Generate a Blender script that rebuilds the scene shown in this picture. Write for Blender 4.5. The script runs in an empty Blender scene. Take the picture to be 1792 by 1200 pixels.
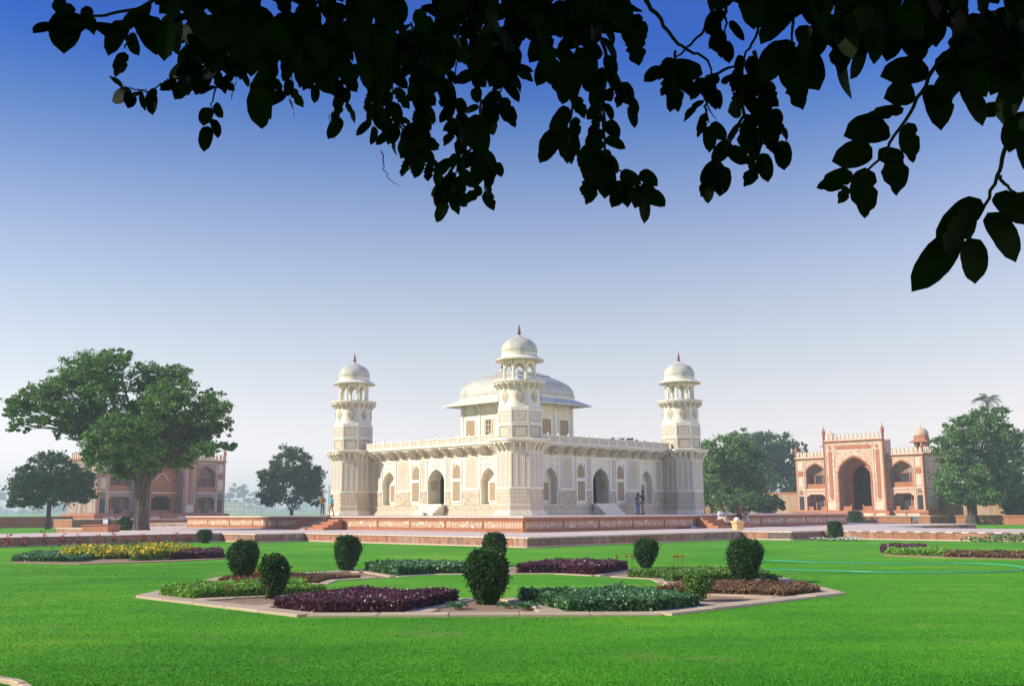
import bpy, bmesh, math, random
import numpy as np
from mathutils import Vector, Matrix
random.seed(7); rng = np.random.default_rng(7)
R_ = math.radians
sc = bpy.context.scene
COL = sc.collection

# ------------------------------------------------------------------ camera
PITCH, ROLL, FPX, EYE = .1592, .0043, 1826.7, 1.81
cam_d = bpy.data.cameras.new('camera'); cam = bpy.data.objects.new('camera', cam_d); COL.objects.link(cam)
cam_d.sensor_width = 36; cam_d.lens = 36*FPX/1792; cam_d.clip_start = .05; cam_d.clip_end = 6000
cam.matrix_world = Matrix.Translation((0, 0, EYE)) @ Matrix.Rotation(math.pi/2+PITCH, 4, 'X') @ Matrix.Rotation(-ROLL, 4, 'Z')
sc.camera = cam

# ------------------------------------------------------------------ sky and sun
SUN_EL, SUN_AZ = R_(31), math.atan2(-.98, -.20)      # azimuth measured from +Y towards +X
sun_dir = Vector((math.sin(SUN_AZ)*math.cos(SUN_EL), math.cos(SUN_AZ)*math.cos(SUN_EL), math.sin(SUN_EL)))
w = bpy.data.worlds.new('World'); sc.world = w; w.use_nodes = True
nt = w.node_tree; nt.nodes.clear()
sky = nt.nodes.new('ShaderNodeTexSky'); sky.sky_type = 'NISHITA'; sky.sun_disc = False
sky.sun_elevation = SUN_EL; sky.sun_rotation = -SUN_AZ; sky.air_density = 1.0; sky.dust_density = 1.2; sky.ozone_density = 2.5
tc = nt.nodes.new('ShaderNodeTexCoord'); sx = nt.nodes.new('ShaderNodeSeparateXYZ')
nt.links.new(tc.outputs['Generated'], sx.inputs[0])
ramp = nt.nodes.new('ShaderNodeValToRGB'); nt.links.new(sx.outputs['Z'], ramp.inputs[0])
SKY_STOPS = [(0.0, (0.715, 0.603, 0.717)), (0.03, (0.715, 0.603, 0.717)), (0.07, (0.705, 0.521, 0.505)), (0.11, (0.676, 0.487, 0.43)), (0.15, (0.643, 0.473, 0.408)), (0.19, (0.605, 0.459, 0.407)), (0.23, (0.549, 0.432, 0.41)), (0.27, (0.457, 0.386, 0.407)), (0.31, (0.323, 0.324, 0.4)), (0.35, (0.177, 0.254, 0.396)), (0.385, (0.076, 0.194, 0.407)), (0.415, (0.027, 0.148, 0.442)), (0.62, (0.02, 0.118, 0.398)), (1.0, (0.02, 0.118, 0.398))]
mul = nt.nodes.new('ShaderNodeMix'); mul.data_type = 'RGBA'; mul.blend_type = 'MULTIPLY'; mul.inputs['Factor'].default_value = 1
nt.links.new(sky.outputs[0], mul.inputs['A']); nt.links.new(ramp.outputs[0], mul.inputs['B'])
bg = nt.nodes.new('ShaderNodeBackground'); bg.inputs['Strength'].default_value = .10
vs = nt.nodes.new('ShaderNodeVectorMath'); vs.operation = 'SCALE'; vs.inputs['Scale'].default_value = 2.0
nt.links.new(mul.outputs['Result'], vs.inputs[0]); nt.links.new(vs.outputs[0], bg.inputs[0])
wo = nt.nodes.new('ShaderNodeOutputWorld'); nt.links.new(bg.outputs[0], wo.inputs[0])
def sky_stops(st):
    e = ramp.color_ramp.elements
    while len(e) > 2: e.remove(e[-1])
    e[0].position, e[1].position = st[0][0], st[-1][0]
    e[0].color = (*st[0][1], 1); e[1].color = (*st[-1][1], 1)
    for p, c in st[1:-1]:
        k = e.new(p); k.color = (*c, 1)
sky_stops(SKY_STOPS); ramp.color_ramp.interpolation = 'B_SPLINE'
sun_l = bpy.data.lights.new('sun', 'SUN'); sun_l.energy = 3.15; sun_l.angle = R_(.9); sun_l.color = (1, .945, .88)
sun_o = bpy.data.objects.new('sun', sun_l); COL.objects.link(sun_o)
sun_o.rotation_euler = (-sun_dir).to_track_quat('-Z', 'Y').to_euler(); sun_o.location = (0, 0, 60)
sc.view_settings.view_transform = 'Standard'; sc.view_settings.look = 'None'
sc.view_settings.exposure = 1.0; sc.view_settings.gamma = 1; sc.view_settings.use_curve_mapping = False
sc.render.engine = 'CYCLES'
sc.cycles.use_denoising = True; sc.cycles.max_bounces = 6; sc.cycles.diffuse_bounces = 3; sc.cycles.transparent_max_bounces = 4
sc.cycles.volume_bounces = 1

# ------------------------------------------------------------------ helpers
def link(o, parent=None):
    COL.objects.link(o)
    if parent is not None: o.parent = parent
    return o
def tag(o, label=None, cat=None, group=None, kind=None):
    for k, v in (('label', label), ('category', cat), ('group', group), ('kind', kind)):
        if v: o[k] = v
    return o
def empty(name, loc=(0, 0, 0), rz=0, parent=None):
    o = bpy.data.objects.new(name, None); o.location = loc; o.rotation_euler = (0, 0, rz); o.empty_display_size = .3
    return link(o, parent)
def inst(src, parent, loc=(0, 0, 0), rz=0, scale=None):
    o = src.copy(); COL.objects.link(o); o.parent = parent; o.location = loc; o.rotation_euler = (0, 0, rz)
    if scale: o.scale = scale
    return o
def copy_tree(o, parent=None):
    c = o.copy(); COL.objects.link(c); c.parent = parent
    for ch in list(o.children): copy_tree(ch, c)
    return c
class MB:
    def __init__(s): s.v = []; s.f = []; s.m = []
    def add(s, vs, fs, mi=0):
        n = len(s.v); s.v += [tuple(p) for p in vs]
        for f in fs: s.f.append(tuple(i+n for i in f)); s.m.append(mi)
    def box(s, x0, x1, y0, y1, z0, z1, mi=0):
        if x0 > x1: x0, x1 = x1, x0
        if y0 > y1: y0, y1 = y1, y0
        s.add([(x0, y0, z0), (x1, y0, z0), (x1, y1, z0), (x0, y1, z0), (x0, y0, z1), (x1, y0, z1), (x1, y1, z1), (x0, y1, z1)],
              [(3, 2, 1, 0), (4, 5, 6, 7), (0, 1, 5, 4), (1, 2, 6, 5), (2, 3, 7, 6), (3, 0, 4, 7)], mi)
    def prism(s, poly, z0, z1, mi=0, caps=True):
        n = len(poly)
        vs = [(p[0], p[1], z0) for p in poly]+[(p[0], p[1], z1) for p in poly]
        fs = [(i, (i+1) % n, n+(i+1) % n, n+i) for i in range(n)]
        if caps: fs += [tuple(range(n-1, -1, -1)), tuple(range(n, 2*n))]
        s.add(vs, fs, mi)
    def lathe(s, prof, n=24, phase=0, c=(0, 0), mi=0, rf=None):
        vs = []
        for r, z in prof:
            for i in range(n):
                a = phase+2*math.pi*i/n; q = r*(rf(a, z) if rf else 1)
                vs.append((c[0]+q*math.cos(a), c[1]+q*math.sin(a), z))
        fs = []
        for k in range(len(prof)-1):
            for i in range(n):
                j = (i+1) % n; fs.append((k*n+i, k*n+j, (k+1)*n+j, (k+1)*n+i))
        fs.append(tuple(range(n-1, -1, -1))); fs.append(tuple((len(prof)-1)*n+i for i in range(n)))
        s.add(vs, fs, mi)
    def tube(s, pts, rad, n=7, mi=0):
        pts = [Vector(p) for p in pts]; rings = []
        for i, p in enumerate(pts):
            t = (pts[min(i+1, len(pts)-1)]-pts[max(i-1, 0)])
            if t.length < 1e-9: t = Vector((0, 0, 1))
            t.normalize(); u = t.orthogonal().normalized() if i == 0 else (u-t*u.dot(t)).normalized()
            v = t.cross(u); r = rad[i] if hasattr(rad, '__len__') else rad
            rings.append([p+(u*math.cos(2*math.pi*k/n)+v*math.sin(2*math.pi*k/n))*r for k in range(n)])
        vs = [q for r in rings for q in r]; fs = []
        for i in range(len(pts)-1):
            for k in range(n):
                j = (k+1) % n; fs.append((i*n+k, i*n+j, (i+1)*n+j, (i+1)*n+k))
        fs.append(tuple(range(n-1, -1, -1))); fs.append(tuple((len(pts)-1)*n+k for k in range(n)))
        s.add(vs, fs, mi)
    def arch_wall(s, u0, u1, z0, z1, uc, hw, zb, sp, ap, depth, y=0, mi=0, mr=None, back=None, kind='arch', n=12):
        """wall face in the plane y (outside is -y) with an opening; reveal runs to y+depth; back: material of a back face or None"""
        mr = mi if mr is None else mr
        if kind == 'arch': top = arch_pts(hw, sp, ap, n)
        else: c = hw*.28; top = [(-hw, sp), (-hw, sp+(ap-sp)*.35), (-hw+c, ap-(ap-sp)*.25), (-hw+c*1.25, ap), (hw-c*1.25, ap), (hw-c, ap-(ap-sp)*.25), (hw, sp+(ap-sp)*.35), (hw, sp)]
        top = [(uc+a, b) for a, b in top]
        def quad(a, b, c, d, m=mi): s.add([a, b, c, d], [(0, 1, 2, 3)], m)
        L, Rr = uc-hw, uc+hw
        if L > u0+1e-4: quad((u0, y, z0), (L, y, z0), (L, y, z1), (u0, y, z1))
        if u1 > Rr+1e-4: quad((Rr, y, z0), (u1, y, z0), (u1, y, z1), (Rr, y, z1))
        if zb > z0+1e-4: quad((L, y, z0), (Rr, y, z0), (Rr, y, zb), (L, y, zb))
        for (a, b), (c, d) in zip(top[:-1], top[1:]):
            if abs(c-a) > 1e-6: quad((a, y, b), (c, y, d), (c, y, z1), (a, y, z1))
            quad((a, y, b), (a, y+depth, b), (c, y+depth, d), (c, y, d), mr)
        quad((L, y, zb), (L, y+depth, zb), (L, y+depth, sp), (L, y, sp), mr)
        quad((Rr, y, sp), (Rr, y+depth, sp), (Rr, y+depth, zb), (Rr, y, zb), mr)
        quad((L, y, zb), (Rr, y, zb), (Rr, y+depth, zb), (L, y+depth, zb), mr)
        if back is not None:
            s.add([(L, y+depth, zb), (Rr, y+depth, zb)]+[(a, y+depth, b) for a, b in reversed(top)], [tuple(range(len(top)+2))], back)
    def build(s, name, mats, parent=None, smooth=False, loc=None, rz=0):
        me = bpy.data.meshes.new(name); me.from_pydata(s.v, [], s.f)
        mats = mats if isinstance(mats, (list, tuple)) else [mats]
        for m in mats: me.materials.append(m)
        if len(mats) > 1: me.polygons.foreach_set('material_index', s.m)
        if smooth: me.polygons.foreach_set('use_smooth', [True]*len(me.polygons))
        me.update()
        o = bpy.data.objects.new(name, me); link(o, parent)
        if smooth:
            me.set_sharp_from_angle(angle=R_(40))
        if loc: o.location = loc
        o.rotation_euler = (0, 0, rz)
        return o
def arch_pts(hw, sp, ap, n=12):
    out = []
    for i in range(n+1):
        t = -1+2*i/n; a = abs(t)
        out.append((hw*t, sp+(ap-sp)*(.72*math.sqrt(max(0, 1-a*a))+.28*(1-a))))
    return out
def quads_mesh(name, P, mats, parent=None, mi=None):
    """P (N,4,3) array of quads as one mesh"""
    N = len(P); me = bpy.data.meshes.new(name)
    me.vertices.add(N*4); me.vertices.foreach_set('co', P.reshape(-1).astype(np.float32))
    me.loops.add(N*4); me.loops.foreach_set('vertex_index', np.arange(N*4, dtype=np.int32))
    me.polygons.add(N); me.polygons.foreach_set('loop_start', np.arange(0, N*4, 4, dtype=np.int32))
    try: me.polygons.foreach_set('loop_total', np.full(N, 4, dtype=np.int32))
    except Exception: pass
    mats = mats if isinstance(mats, (list, tuple)) else [mats]
    for m in mats: me.materials.append(m)
    if mi is not None: me.polygons.foreach_set('material_index', np.asarray(mi, dtype=np.int32))
    me.update(calc_edges=True); me.validate()
    return link(bpy.data.objects.new(name, me), parent)
def leaf_quads(C, size, aspect=.55, up=None, upw=0.0):
    """diamond shaped leaf at each centre, random orientation, optionally biased so its normal leans to up"""
    N = len(C); size = np.broadcast_to(np.asarray(size, float), (N,))
    n = rng.normal(size=(N, 3)); n /= np.linalg.norm(n, axis=1)[:, None]
    if up is not None:
        n = n*(1-upw)+up*upw; n /= np.linalg.norm(n, axis=1)[:, None]
    t = rng.normal(size=(N, 3)); t -= n*(t*n).sum(1)[:, None]; t /= np.linalg.norm(t, axis=1)[:, None]
    b = np.cross(n, t); l = size[:, None]*.5; ww = l*aspect
    return np.stack([C-t*l, C+b*ww-t*l*.15, C+t*l, C-b*ww-t*l*.15], 1)

# view helpers: where a point of the photograph lies in the world (measured positions only)
def ray(px, py):
    x0, y0 = px-896, py-600; cr, sr = math.cos(ROLL), math.sin(ROLL)
    x = x0*cr-y0*sr; y = x0*sr+y0*cr; u = -y/FPX; c, s = math.cos(PITCH), math.sin(PITCH)
    return Vector((x/FPX, c-u*s, s+u*c))
def ground(px, py, z=0.0):
    r = ray(px, py); t = (z-EYE)/r.z; return Vector((r.x*t, r.y*t, z))
def at(px, py, Y):
    r = ray(px, py); t = Y/r.y; return Vector((r.x*t, Y, r.z*t+EYE))
def topx(p):
    c, s = math.cos(PITCH), math.sin(PITCH); Z = p[2]-EYE
    d = p[1]*c+Z*s; u = -p[1]*s+Z*c
    if d < .05: return (-9999, -9999, d)
    x = FPX*p[0]/d; y = -FPX*u/d; cr, sr = math.cos(ROLL), math.sin(ROLL)
    return (896+x*cr+y*sr, 600-x*sr+y*cr, d)

# garden axes: local x runs along the tomb's right wall, local y along its left wall
CX, CY, ANG = .4306, 92.4983, .7934
H1, H2, HP, HR = .517, .953, 20.45, 28.37
ZP = H1+H2
ca, sa = math.cos(ANG), math.sin(ANG)
def wld(x, y, z=0.0): return Vector((CX+x*ca-y*sa, CY+x*sa+y*ca, z))
def loc(p): return ((p[0]-CX)*ca+(p[1]-CY)*sa, -(p[0]-CX)*sa+(p[1]-CY)*ca)

# ------------------------------------------------------------------ materials
def mat(name): 
    m = bpy.data.materials.new(name); m.use_nodes = True; return m, m.node_tree, m.node_tree.nodes['Principled BSDF']
class NT:
    def __init__(s, t): s.t = t
    def n(s, typ, **k):
        o = s.t.nodes.new(typ)
        for a, b in k.items(): setattr(o, a, b)
        return o
    def l(s, a, b): s.t.links.new(a, b)
    def coord(s, kind='Object', scale=(1, 1, 1), rot=(0, 0, 0)):
        c = s.n('ShaderNodeTexCoord'); m = s.n('ShaderNodeMapping'); m.inputs['Scale'].default_value = scale; m.inputs['Rotation'].default_value = rot
        s.l(c.outputs[kind], m.inputs[0]); return m.outputs[0]
    def noise(s, co, scale, detail=4, rough=.55):
        o = s.n('ShaderNodeTexNoise'); o.inputs['Scale'].default_value = scale; o.inputs['Detail'].default_value = detail; o.inputs['Roughness'].default_value = rough
        if co is not None: s.l(co, o.inputs['Vector'])
        return o.outputs['Fac']
    def ramp(s, fac, stops, interp='LINEAR'):
        r = s.n('ShaderNodeValToRGB'); e = r.color_ramp.elements; r.color_ramp.interpolation = interp
        e[0].position = stops[0][0]; e[1].position = stops[-1][0]
        for el, st in ((e[0], stops[0]), (e[1], stops[-1])): el.color = (*st[1], 1) if hasattr(st[1], '__len__') else (st[1],)*3+(1,)
        for p, c in stops[1:-1]:
            k = e.new(p); k.color = (*c, 1) if hasattr(c, '__len__') else (c, c, c, 1)
        if fac is not None: s.l(fac, r.inputs[0])
        return r.outputs[0]
    def mix(s, fac, a, b, mode='MIX'):
        o = s.n('ShaderNodeMix', data_type='RGBA', blend_type=mode)
        for v, i in ((fac, 'Factor'), (a, 'A'), (b, 'B')):
            if hasattr(v, 'links'): s.l(v, o.inputs[i])
            elif hasattr(v, '__len__'): o.inputs[i].default_value = (*v, 1)
            else: o.inputs[i].default_value = v
        return o.outputs['Result']
    def math(s, op, a, b=None, c=None):
        o = s.n('ShaderNodeMath', operation=op)
        for k, v in enumerate((a, b, c)):
            if v is None: continue
            if hasattr(v, 'links'): s.l(v, o.inputs[k])
            else: o.inputs[k].default_value = v
        return o.outputs[0]
    def bump(s, h, bsdf, strength=.3, dist=.02):
        b = s.n('ShaderNodeBump'); b.inputs['Strength'].default_value = strength; b.inputs['Distance'].default_value = dist
        s.l(h, b.inputs['Height']); s.l(b.outputs[0], bsdf.inputs['Normal'])
def stone(name, c0, c1, stain=(.2, .18, .15), stain_amt=.35, rough=.8, scale=1.2, rand=0.0, ink=None, ink_scale=5, ink_amt=.5, ink_w=.08, streak=True, bump=.25, joints=0):
    """stone with mottling, streaky stains, per-object tone and an optional inlaid pattern"""
    m, t, b = mat(name); N = NT(t); co = N.coord()
    col = N.ramp(N.noise(co, scale, 5), [(.3, c0), (.7, c1)])
    fine = N.noise(co, scale*14, 3); col = N.mix(.25, col, N.ramp(fine, [(.3, tuple(x*.75 for x in c0)), (.7, tuple(min(1, x*1.15) for x in c1))]))
    if ink is not None:
        v = N.n('ShaderNodeTexVoronoi', feature='DISTANCE_TO_EDGE'); v.inputs['Scale'].default_value = ink_scale; v.inputs['Randomness'].default_value = .35
        N.l(co, v.inputs['Vector'])
        v2 = N.n('ShaderNodeTexVoronoi', feature='F1'); v2.inputs['Scale'].default_value = ink_scale; v2.inputs['Randomness'].default_value = .35; N.l(co, v2.inputs['Vector'])
        e = N.ramp(v.outputs['Distance'], [(ink_w*.6, 1), (ink_w*1.2, 0)]); d = N.ramp(v2.outputs['Distance'], [(.16, 1), (.24, 0)])
        col = N.mix(N.math('MULTIPLY', N.math('MAXIMUM', e, d), ink_amt), col, ink)
    if stain_amt:
        cs = N.coord(scale=(1.6, 1.6, .22) if streak else (1, 1, 1))
        st = N.ramp(N.noise(cs, 1.1, 6, .65), [(.46, 0), (.72, 1)])
        col = N.mix(N.math('MULTIPLY', st, stain_amt), col, stain)
    if joints:
        sp = N.n('ShaderNodeSeparateXYZ'); N.l(co, sp.inputs[0]); fr = N.math('FRACT', N.math('DIVIDE', sp.outputs['Z'], joints))
        ln = N.math('MULTIPLY', N.math('LESS_THAN', fr, .055), .22); col = N.mix(ln, col, stain)
    if rand:
        oi = N.n('ShaderNodeObjectInfo'); col = N.mix(1, col, N.ramp(oi.outputs['Random'], [(0, 1-rand), (1, 1+rand*.4)]), 'MULTIPLY')
    N.l(col, b.inputs['Base Color']); b.inputs['Roughness'].default_value = rough
    N.bump(fine, b, bump, .01)
    return m
def slabmat():
    m, t, b = mat('red_wall_slab'); N = NT(t); co = N.coord(); oi = N.n('ShaderNodeObjectInfo')
    base = N.ramp(oi.outputs['Random'], [(0, (.50, .22, .13)), (.25, (.40, .145, .08)), (.5, (.55, .30, .19)), (.70, (.32, .165, .115)), (.86, (.50, .20, .10)), (1, (.15, .10, .085))])
    ad = N.n('ShaderNodeVectorMath', operation='ADD'); N.l(co, ad.inputs[0]); cb = N.n('ShaderNodeCombineXYZ'); N.l(N.math('MULTIPLY', oi.outputs['Random'], 37), cb.inputs[0]); N.l(cb.outputs[0], ad.inputs[1]); co2 = ad.outputs[0]
    col = N.mix(1, base, N.ramp(N.noise(co2, 2.2, 6, .65), [(.3, .62), (.7, 1.22)]), 'MULTIPLY')
    mp = N.n('ShaderNodeMapping'); mp.inputs['Scale'].default_value = (3.2, 3.2, .5); N.l(co2, mp.inputs[0])
    st = N.ramp(N.noise(mp.outputs[0], 1.0, 5, .6), [(.50, 0), (.66, 1)]); col = N.mix(N.math('MULTIPLY', st, .72), col, (.075, .06, .055))
    mp2 = N.n('ShaderNodeMapping'); mp2.inputs['Scale'].default_value = (1.5, 1.5, 4); N.l(co2, mp2.inputs[0])
    pl = N.ramp(N.noise(mp2.outputs[0], 1.3, 5, .6), [(.58, 0), (.72, 1)]); col = N.mix(N.math('MULTIPLY', pl, .45), col, (.62, .48, .36))
    N.l(col, b.inputs['Base Color']); b.inputs['Roughness'].default_value = .88; N.bump(N.noise(co2, 14, 4), b, .5, .02); return m
M = {}
M['marble'] = stone('white_marble', (.72, .65, .475), (.83, .77, .585), (.40, .335, .25), .50, .55, .9, joints=.62)
M['marble_clean'] = stone('clean_marble', (.79, .745, .595), (.86, .82, .67), (.50, .43, .33), .15, .5, 1.5)
M['inlay'] = stone('inlaid_marble', (.57, .485, .33), (.70, .615, .44), (.36, .31, .25), .3, .55, 1, ink=(.26, .195, .125), ink_scale=4.6, ink_amt=.68, ink_w=.085)
M['dado'] = stone('dado_inlay', (.55, .455, .29), (.68, .585, .41), (.31, .25, .18), .35, .6, 1, ink=(.27, .19, .115), ink_scale=3.4, ink_amt=.5, ink_w=.1)
M['dark_inlay'] = stone('dark_border_inlay', (.34, .25, .15), (.44, .34, .22), (.2, .17, .13), .2, .6, 3)
M['jali'] = stone('tan_screen', (.54, .385, .20), (.62, .46, .265), (.3, .24, .17), .2, .8, 2)
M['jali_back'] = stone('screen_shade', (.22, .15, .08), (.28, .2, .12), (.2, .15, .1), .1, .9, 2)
M['grey_screen'] = stone('grey_screen', (.34, .29, .23), (.40, .35, .29), (.25, .22, .2), .2, .8, 2)
M['roof_marble'] = stone('roof_marble', (.47, .44, .325), (.62, .585, .445), (.27, .26, .23), .55, .6, 1.1, joints=0.45)
M['maroon'] = stone('maroon_finial', (.16, .03, .03), (.24, .05, .045), (.1, .03, .03), .2, .5, 4)
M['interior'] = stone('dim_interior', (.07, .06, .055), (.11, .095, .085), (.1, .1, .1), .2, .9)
M['brown_wood'] = stone('brown_shutter', (.10, .05, .03), (.15, .08, .05), (.05, .03, .02), .2, .7)
M['sand_cop'] = stone('pale_sandstone', (.56, .37, .27), (.66, .47, .36), (.34, .24, .19), .25, .85, 1.0)
M['sand_pave'] = None
M['sand_slab'] = slabmat()
M['sand_red'] = stone('red_sandstone', (.34, .115, .048), (.44, .178, .078), (.17, .10, .075), .45, .85, .9)
M['sand_carved'] = stone('carved_sandstone', (.41, .21, .105), (.51, .285, .15), (.2, .14, .11), .35, .85, 1.2, ink=(.74, .62, .48), ink_scale=3.9, ink_amt=.8, ink_w=.075)
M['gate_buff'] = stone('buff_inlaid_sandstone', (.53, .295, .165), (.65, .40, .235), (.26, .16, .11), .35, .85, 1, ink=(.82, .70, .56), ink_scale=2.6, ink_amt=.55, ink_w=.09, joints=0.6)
M['gate_shaded'] = stone('shaded_inlaid_sandstone', (.30, .19, .145), (.38, .255, .20), (.17, .12, .10), .35, .85, 1, ink=(.52, .44, .36), ink_scale=3.0, ink_amt=.5, ink_w=.10, joints=0.6)  # darker copy of the buff gate stone, shade put into its colour
M['gate_plain'] = stone('plain_cream_stone', (.68, .51, .34), (.74, .59, .42), (.4, .3, .22), .2, .85, 1)
M['gate_red'] = stone('gate_red_sandstone', (.40, .135, .058), (.49, .195, .085), (.2, .11, .08), .3, .85, 1, joints=0.6)
M['rough_wall'] = stone('weathered_wall', (.36, .22, .13), (.50, .32, .19), (.16, .13, .1), .6, .9, .5)
M['edging'] = stone('cream_edging', (.45, .325, .18), (.59, .455, .285), (.4, .28, .19), .3, .85, 3, rand=.12, streak=False)
M['plaster'] = stone('far_plaster', (.62, .52, .36), (.7, .6, .44), (.4, .35, .28), .3, .9)
M['bin'] = stone('yellow_stone', (.66, .42, .16), (.74, .52, .24), (.4, .25, .1), .3, .8, 3)

def plain(name, c, rough=.6, metal=0, var=.15, scale=8):
    m, t, b = mat(name); N = NT(t); co = N.coord()
    N.l(N.ramp(N.noise(co, scale, 4), [(.3, tuple(x*(1-var) for x in c)), (.7, tuple(min(1, x*(1+var)) for x in c))]), b.inputs['Base Color'])
    b.inputs['Roughness'].default_value = rough; b.inputs['Metallic'].default_value = metal; return m
def pave():
    m, t, b = mat('paved_sandstone'); N = NT(t); co = N.coord()
    br = N.n('ShaderNodeTexBrick'); br.inputs['Scale'].default_value = .55; br.inputs['Mortar Size'].default_value = .012
    br.inputs['Color1'].default_value = (.76, .61, .48, 1); br.inputs['Color2'].default_value = (.69, .53, .41, 1); br.inputs['Mortar'].default_value = (.25, .17, .13, 1)
    N.l(co, br.inputs['Vector'])
    col = N.mix(N.math('MULTIPLY', N.ramp(N.noise(co, .35, 6), [(.4, 0), (.7, 1)]), .5), br.outputs['Color'], (.58, .42, .32))
    N.l(col, b.inputs['Base Color']); b.inputs['Roughness'].default_value = .85; return m
M['sand_pave'] = pave()
def leafmat(name, stops, transl=.25, rough=.6, spec=.25):
    m, t, b = mat(name); N = NT(t)
    g = N.n('ShaderNodeNewGeometry'); col = N.ramp(g.outputs['Random Per Island'], stops)
    co = N.coord(); col = N.mix(1, col, N.ramp(N.noise(co, .55, 3), [(.35, .75), (.65, 1.2)]), 'MULTIPLY')
    N.l(col, b.inputs['Base Color']); b.inputs['Roughness'].default_value = rough; b.inputs['Specular IOR Level'].default_value = spec
    tr = N.n('ShaderNodeBsdfTranslucent'); N.l(N.mix(1, col, (1.0, 1.15, .55), 'MULTIPLY'), tr.inputs[0])
    ms = N.n('ShaderNodeMixShader'); ms.inputs[0].default_value = transl
    N.l(b.outputs[0], ms.inputs[1]); N.l(tr.outputs[0], ms.inputs[2]); N.l(ms.outputs[0], t.nodes['Material Output'].inputs['Surface'])
    return m
def lf(name, c, v=.35, **k):
    return leafmat(name, [(0, tuple(x*(1-v) for x in c)), (.6, c), (1, (c[0]*(1+v*1.6), c[1]*(1+v), c[2]*(1+v*.4)))], **k)
M['leaf_neem'] = lf('mid_green_leaves', (0.121, 0.254, 0.054), .5, transl=.3)
M['leaf_dark'] = lf('dark_green_leaves', (0.059, 0.127, 0.042), .5)
M['leaf_dense'] = lf('dense_green_leaves', (0.123, 0.250, 0.063), .5)
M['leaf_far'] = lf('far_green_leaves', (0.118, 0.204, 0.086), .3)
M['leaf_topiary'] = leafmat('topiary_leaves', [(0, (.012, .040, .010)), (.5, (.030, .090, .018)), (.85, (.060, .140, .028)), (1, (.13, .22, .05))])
M['leaf_purple'] = lf('purple_leaves', (0.128, 0.041, 0.071), .5, rough=.4, spec=.5)
M['leaf_teal'] = lf('blue_green_leaves', (0.093, 0.229, 0.087), .5, rough=.45, spec=.5)
M['leaf_lime'] = lf('bright_green_leaves', (0.199, 0.397, 0.059), .45)
M['leaf_mid'] = lf('garden_green_leaves', (0.135, 0.269, 0.054), .5)
M['leaf_brown'] = lf('dry_brown_leaves', (.185, .112, .056), .5, transl=.1)
M['leaf_palm'] = lf('palm_leaves', (0.0990, 0.1485, 0.0578), .3)
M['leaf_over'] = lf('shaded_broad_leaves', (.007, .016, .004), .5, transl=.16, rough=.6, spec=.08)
M['yellow'] = lf('yellow_petals', (.70, .51, .02), .3, transl=.15)
M['red_petal'] = lf('red_petals', (0.4200, 0.0180, 0.0200), .35, transl=.1)
M['white_petal'] = lf('white_petals', (0.7200, 0.7000, 0.6400), .1, transl=.1)
M['bark'] = stone('bark', (.11, .085, .058), (.21, .16, .11), (.05, .04, .03), .6, .95, 2, bump=.8)
def barkmat():
    m, t, b = mat('ridged_bark'); N = NT(t); co = N.coord(scale=(1, 1, .22)); f = N.noise(co, 7, 6, .65)
    col = N.ramp(f, [(.32, (.035, .027, .02)), (.5, (.12, .09, .062)), (.7, (.24, .185, .13))]); N.l(col, b.inputs['Base Color']); b.inputs['Roughness'].default_value = .95; N.bump(f, b, 1.0, .15); return m
M['bark_ridged'] = barkmat()
M['bark_dark'] = stone('dark_bark', (.05, .04, .03), (.09, .07, .05), (.03, .025, .02), .5, .95, 3, bump=.6)
M['twig'] = plain('twig_bark', (.022, .016, .011), .8)
M['soil'] = stone('garden_soil', (.27, .16, .08), (.38, .25, .14), (.2, .13, .08), .4, .95, 5, streak=False, bump=1)
M['hose'] = plain('green_hose', (.05, .45, .26), .35)
M['skin'] = plain('skin', (.20, .10, .06), .5); M['hair'] = plain('black_hair', (.01, .008, .007), .5)
M['white_cloth'] = plain('white_cloth', (.75, .73, .68), .8, var=.06); M['dark_cloth'] = plain('dark_cloth', (.025, .025, .04), .8)
M['orange_cloth'] = plain('orange_cloth', (.55, .26, .06), .8); M['teal_cloth'] = plain('turquoise_cloth', (.03, .38, .46), .8)
M['grey_cloth'] = plain('grey_cloth', (.14, .14, .16), .8); M['blue_cloth'] = plain('blue_cloth', (.15, .20, .42), .8)
M['pink_cloth'] = plain('dusty_pink_cloth', (.34, .17, .15), .8); M['tan_cloth'] = plain('tan_cloth', (.45, .30, .2), .8)
M['slate_cloth'] = plain('slate_cloth', (.10, .12, .20), .8); M['red_cloth'] = plain('red_cloth', (.35, .02, .04), .8); M['cream_cloth'] = plain('cream_cloth', (.6, .52, .38), .8)
M['black_metal'] = plain('dark_metal', (.03, .03, .035), .4, .3); M['lamp_glass'] = plain('lamp_glass', (.6, .66, .7), .15, var=.05)
def lawn_colour(N, co):
    a = N.ramp(N.noise(co, .16, 7, .62), [(.32, (.068, .285, .010)), (.55, (.115, .375, .012)), (.72, (.195, .43, .020))])
    cs = N.coord(scale=(.35, 1.6, 1)); st = N.ramp(N.noise(cs, .5, 6, .6), [(.35, (.78, .87, .8)), (.65, (1.18, 1.08, 1.0))])
    col = N.mix(1, a, st, 'MULTIPLY')
    dry = N.ramp(N.noise(co, .42, 7, .62), [(.58, 0), (.74, 1)]); col = N.mix(N.math('MULTIPLY', dry, .62), col, (.32, .31, .085))
    sm = N.ramp(N.noise(co, 1.7, 5, .6), [(.68, 0), (.76, 1)]); return N.mix(N.math('MULTIPLY', sm, .5), col, (.36, .31, .13))
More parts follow.
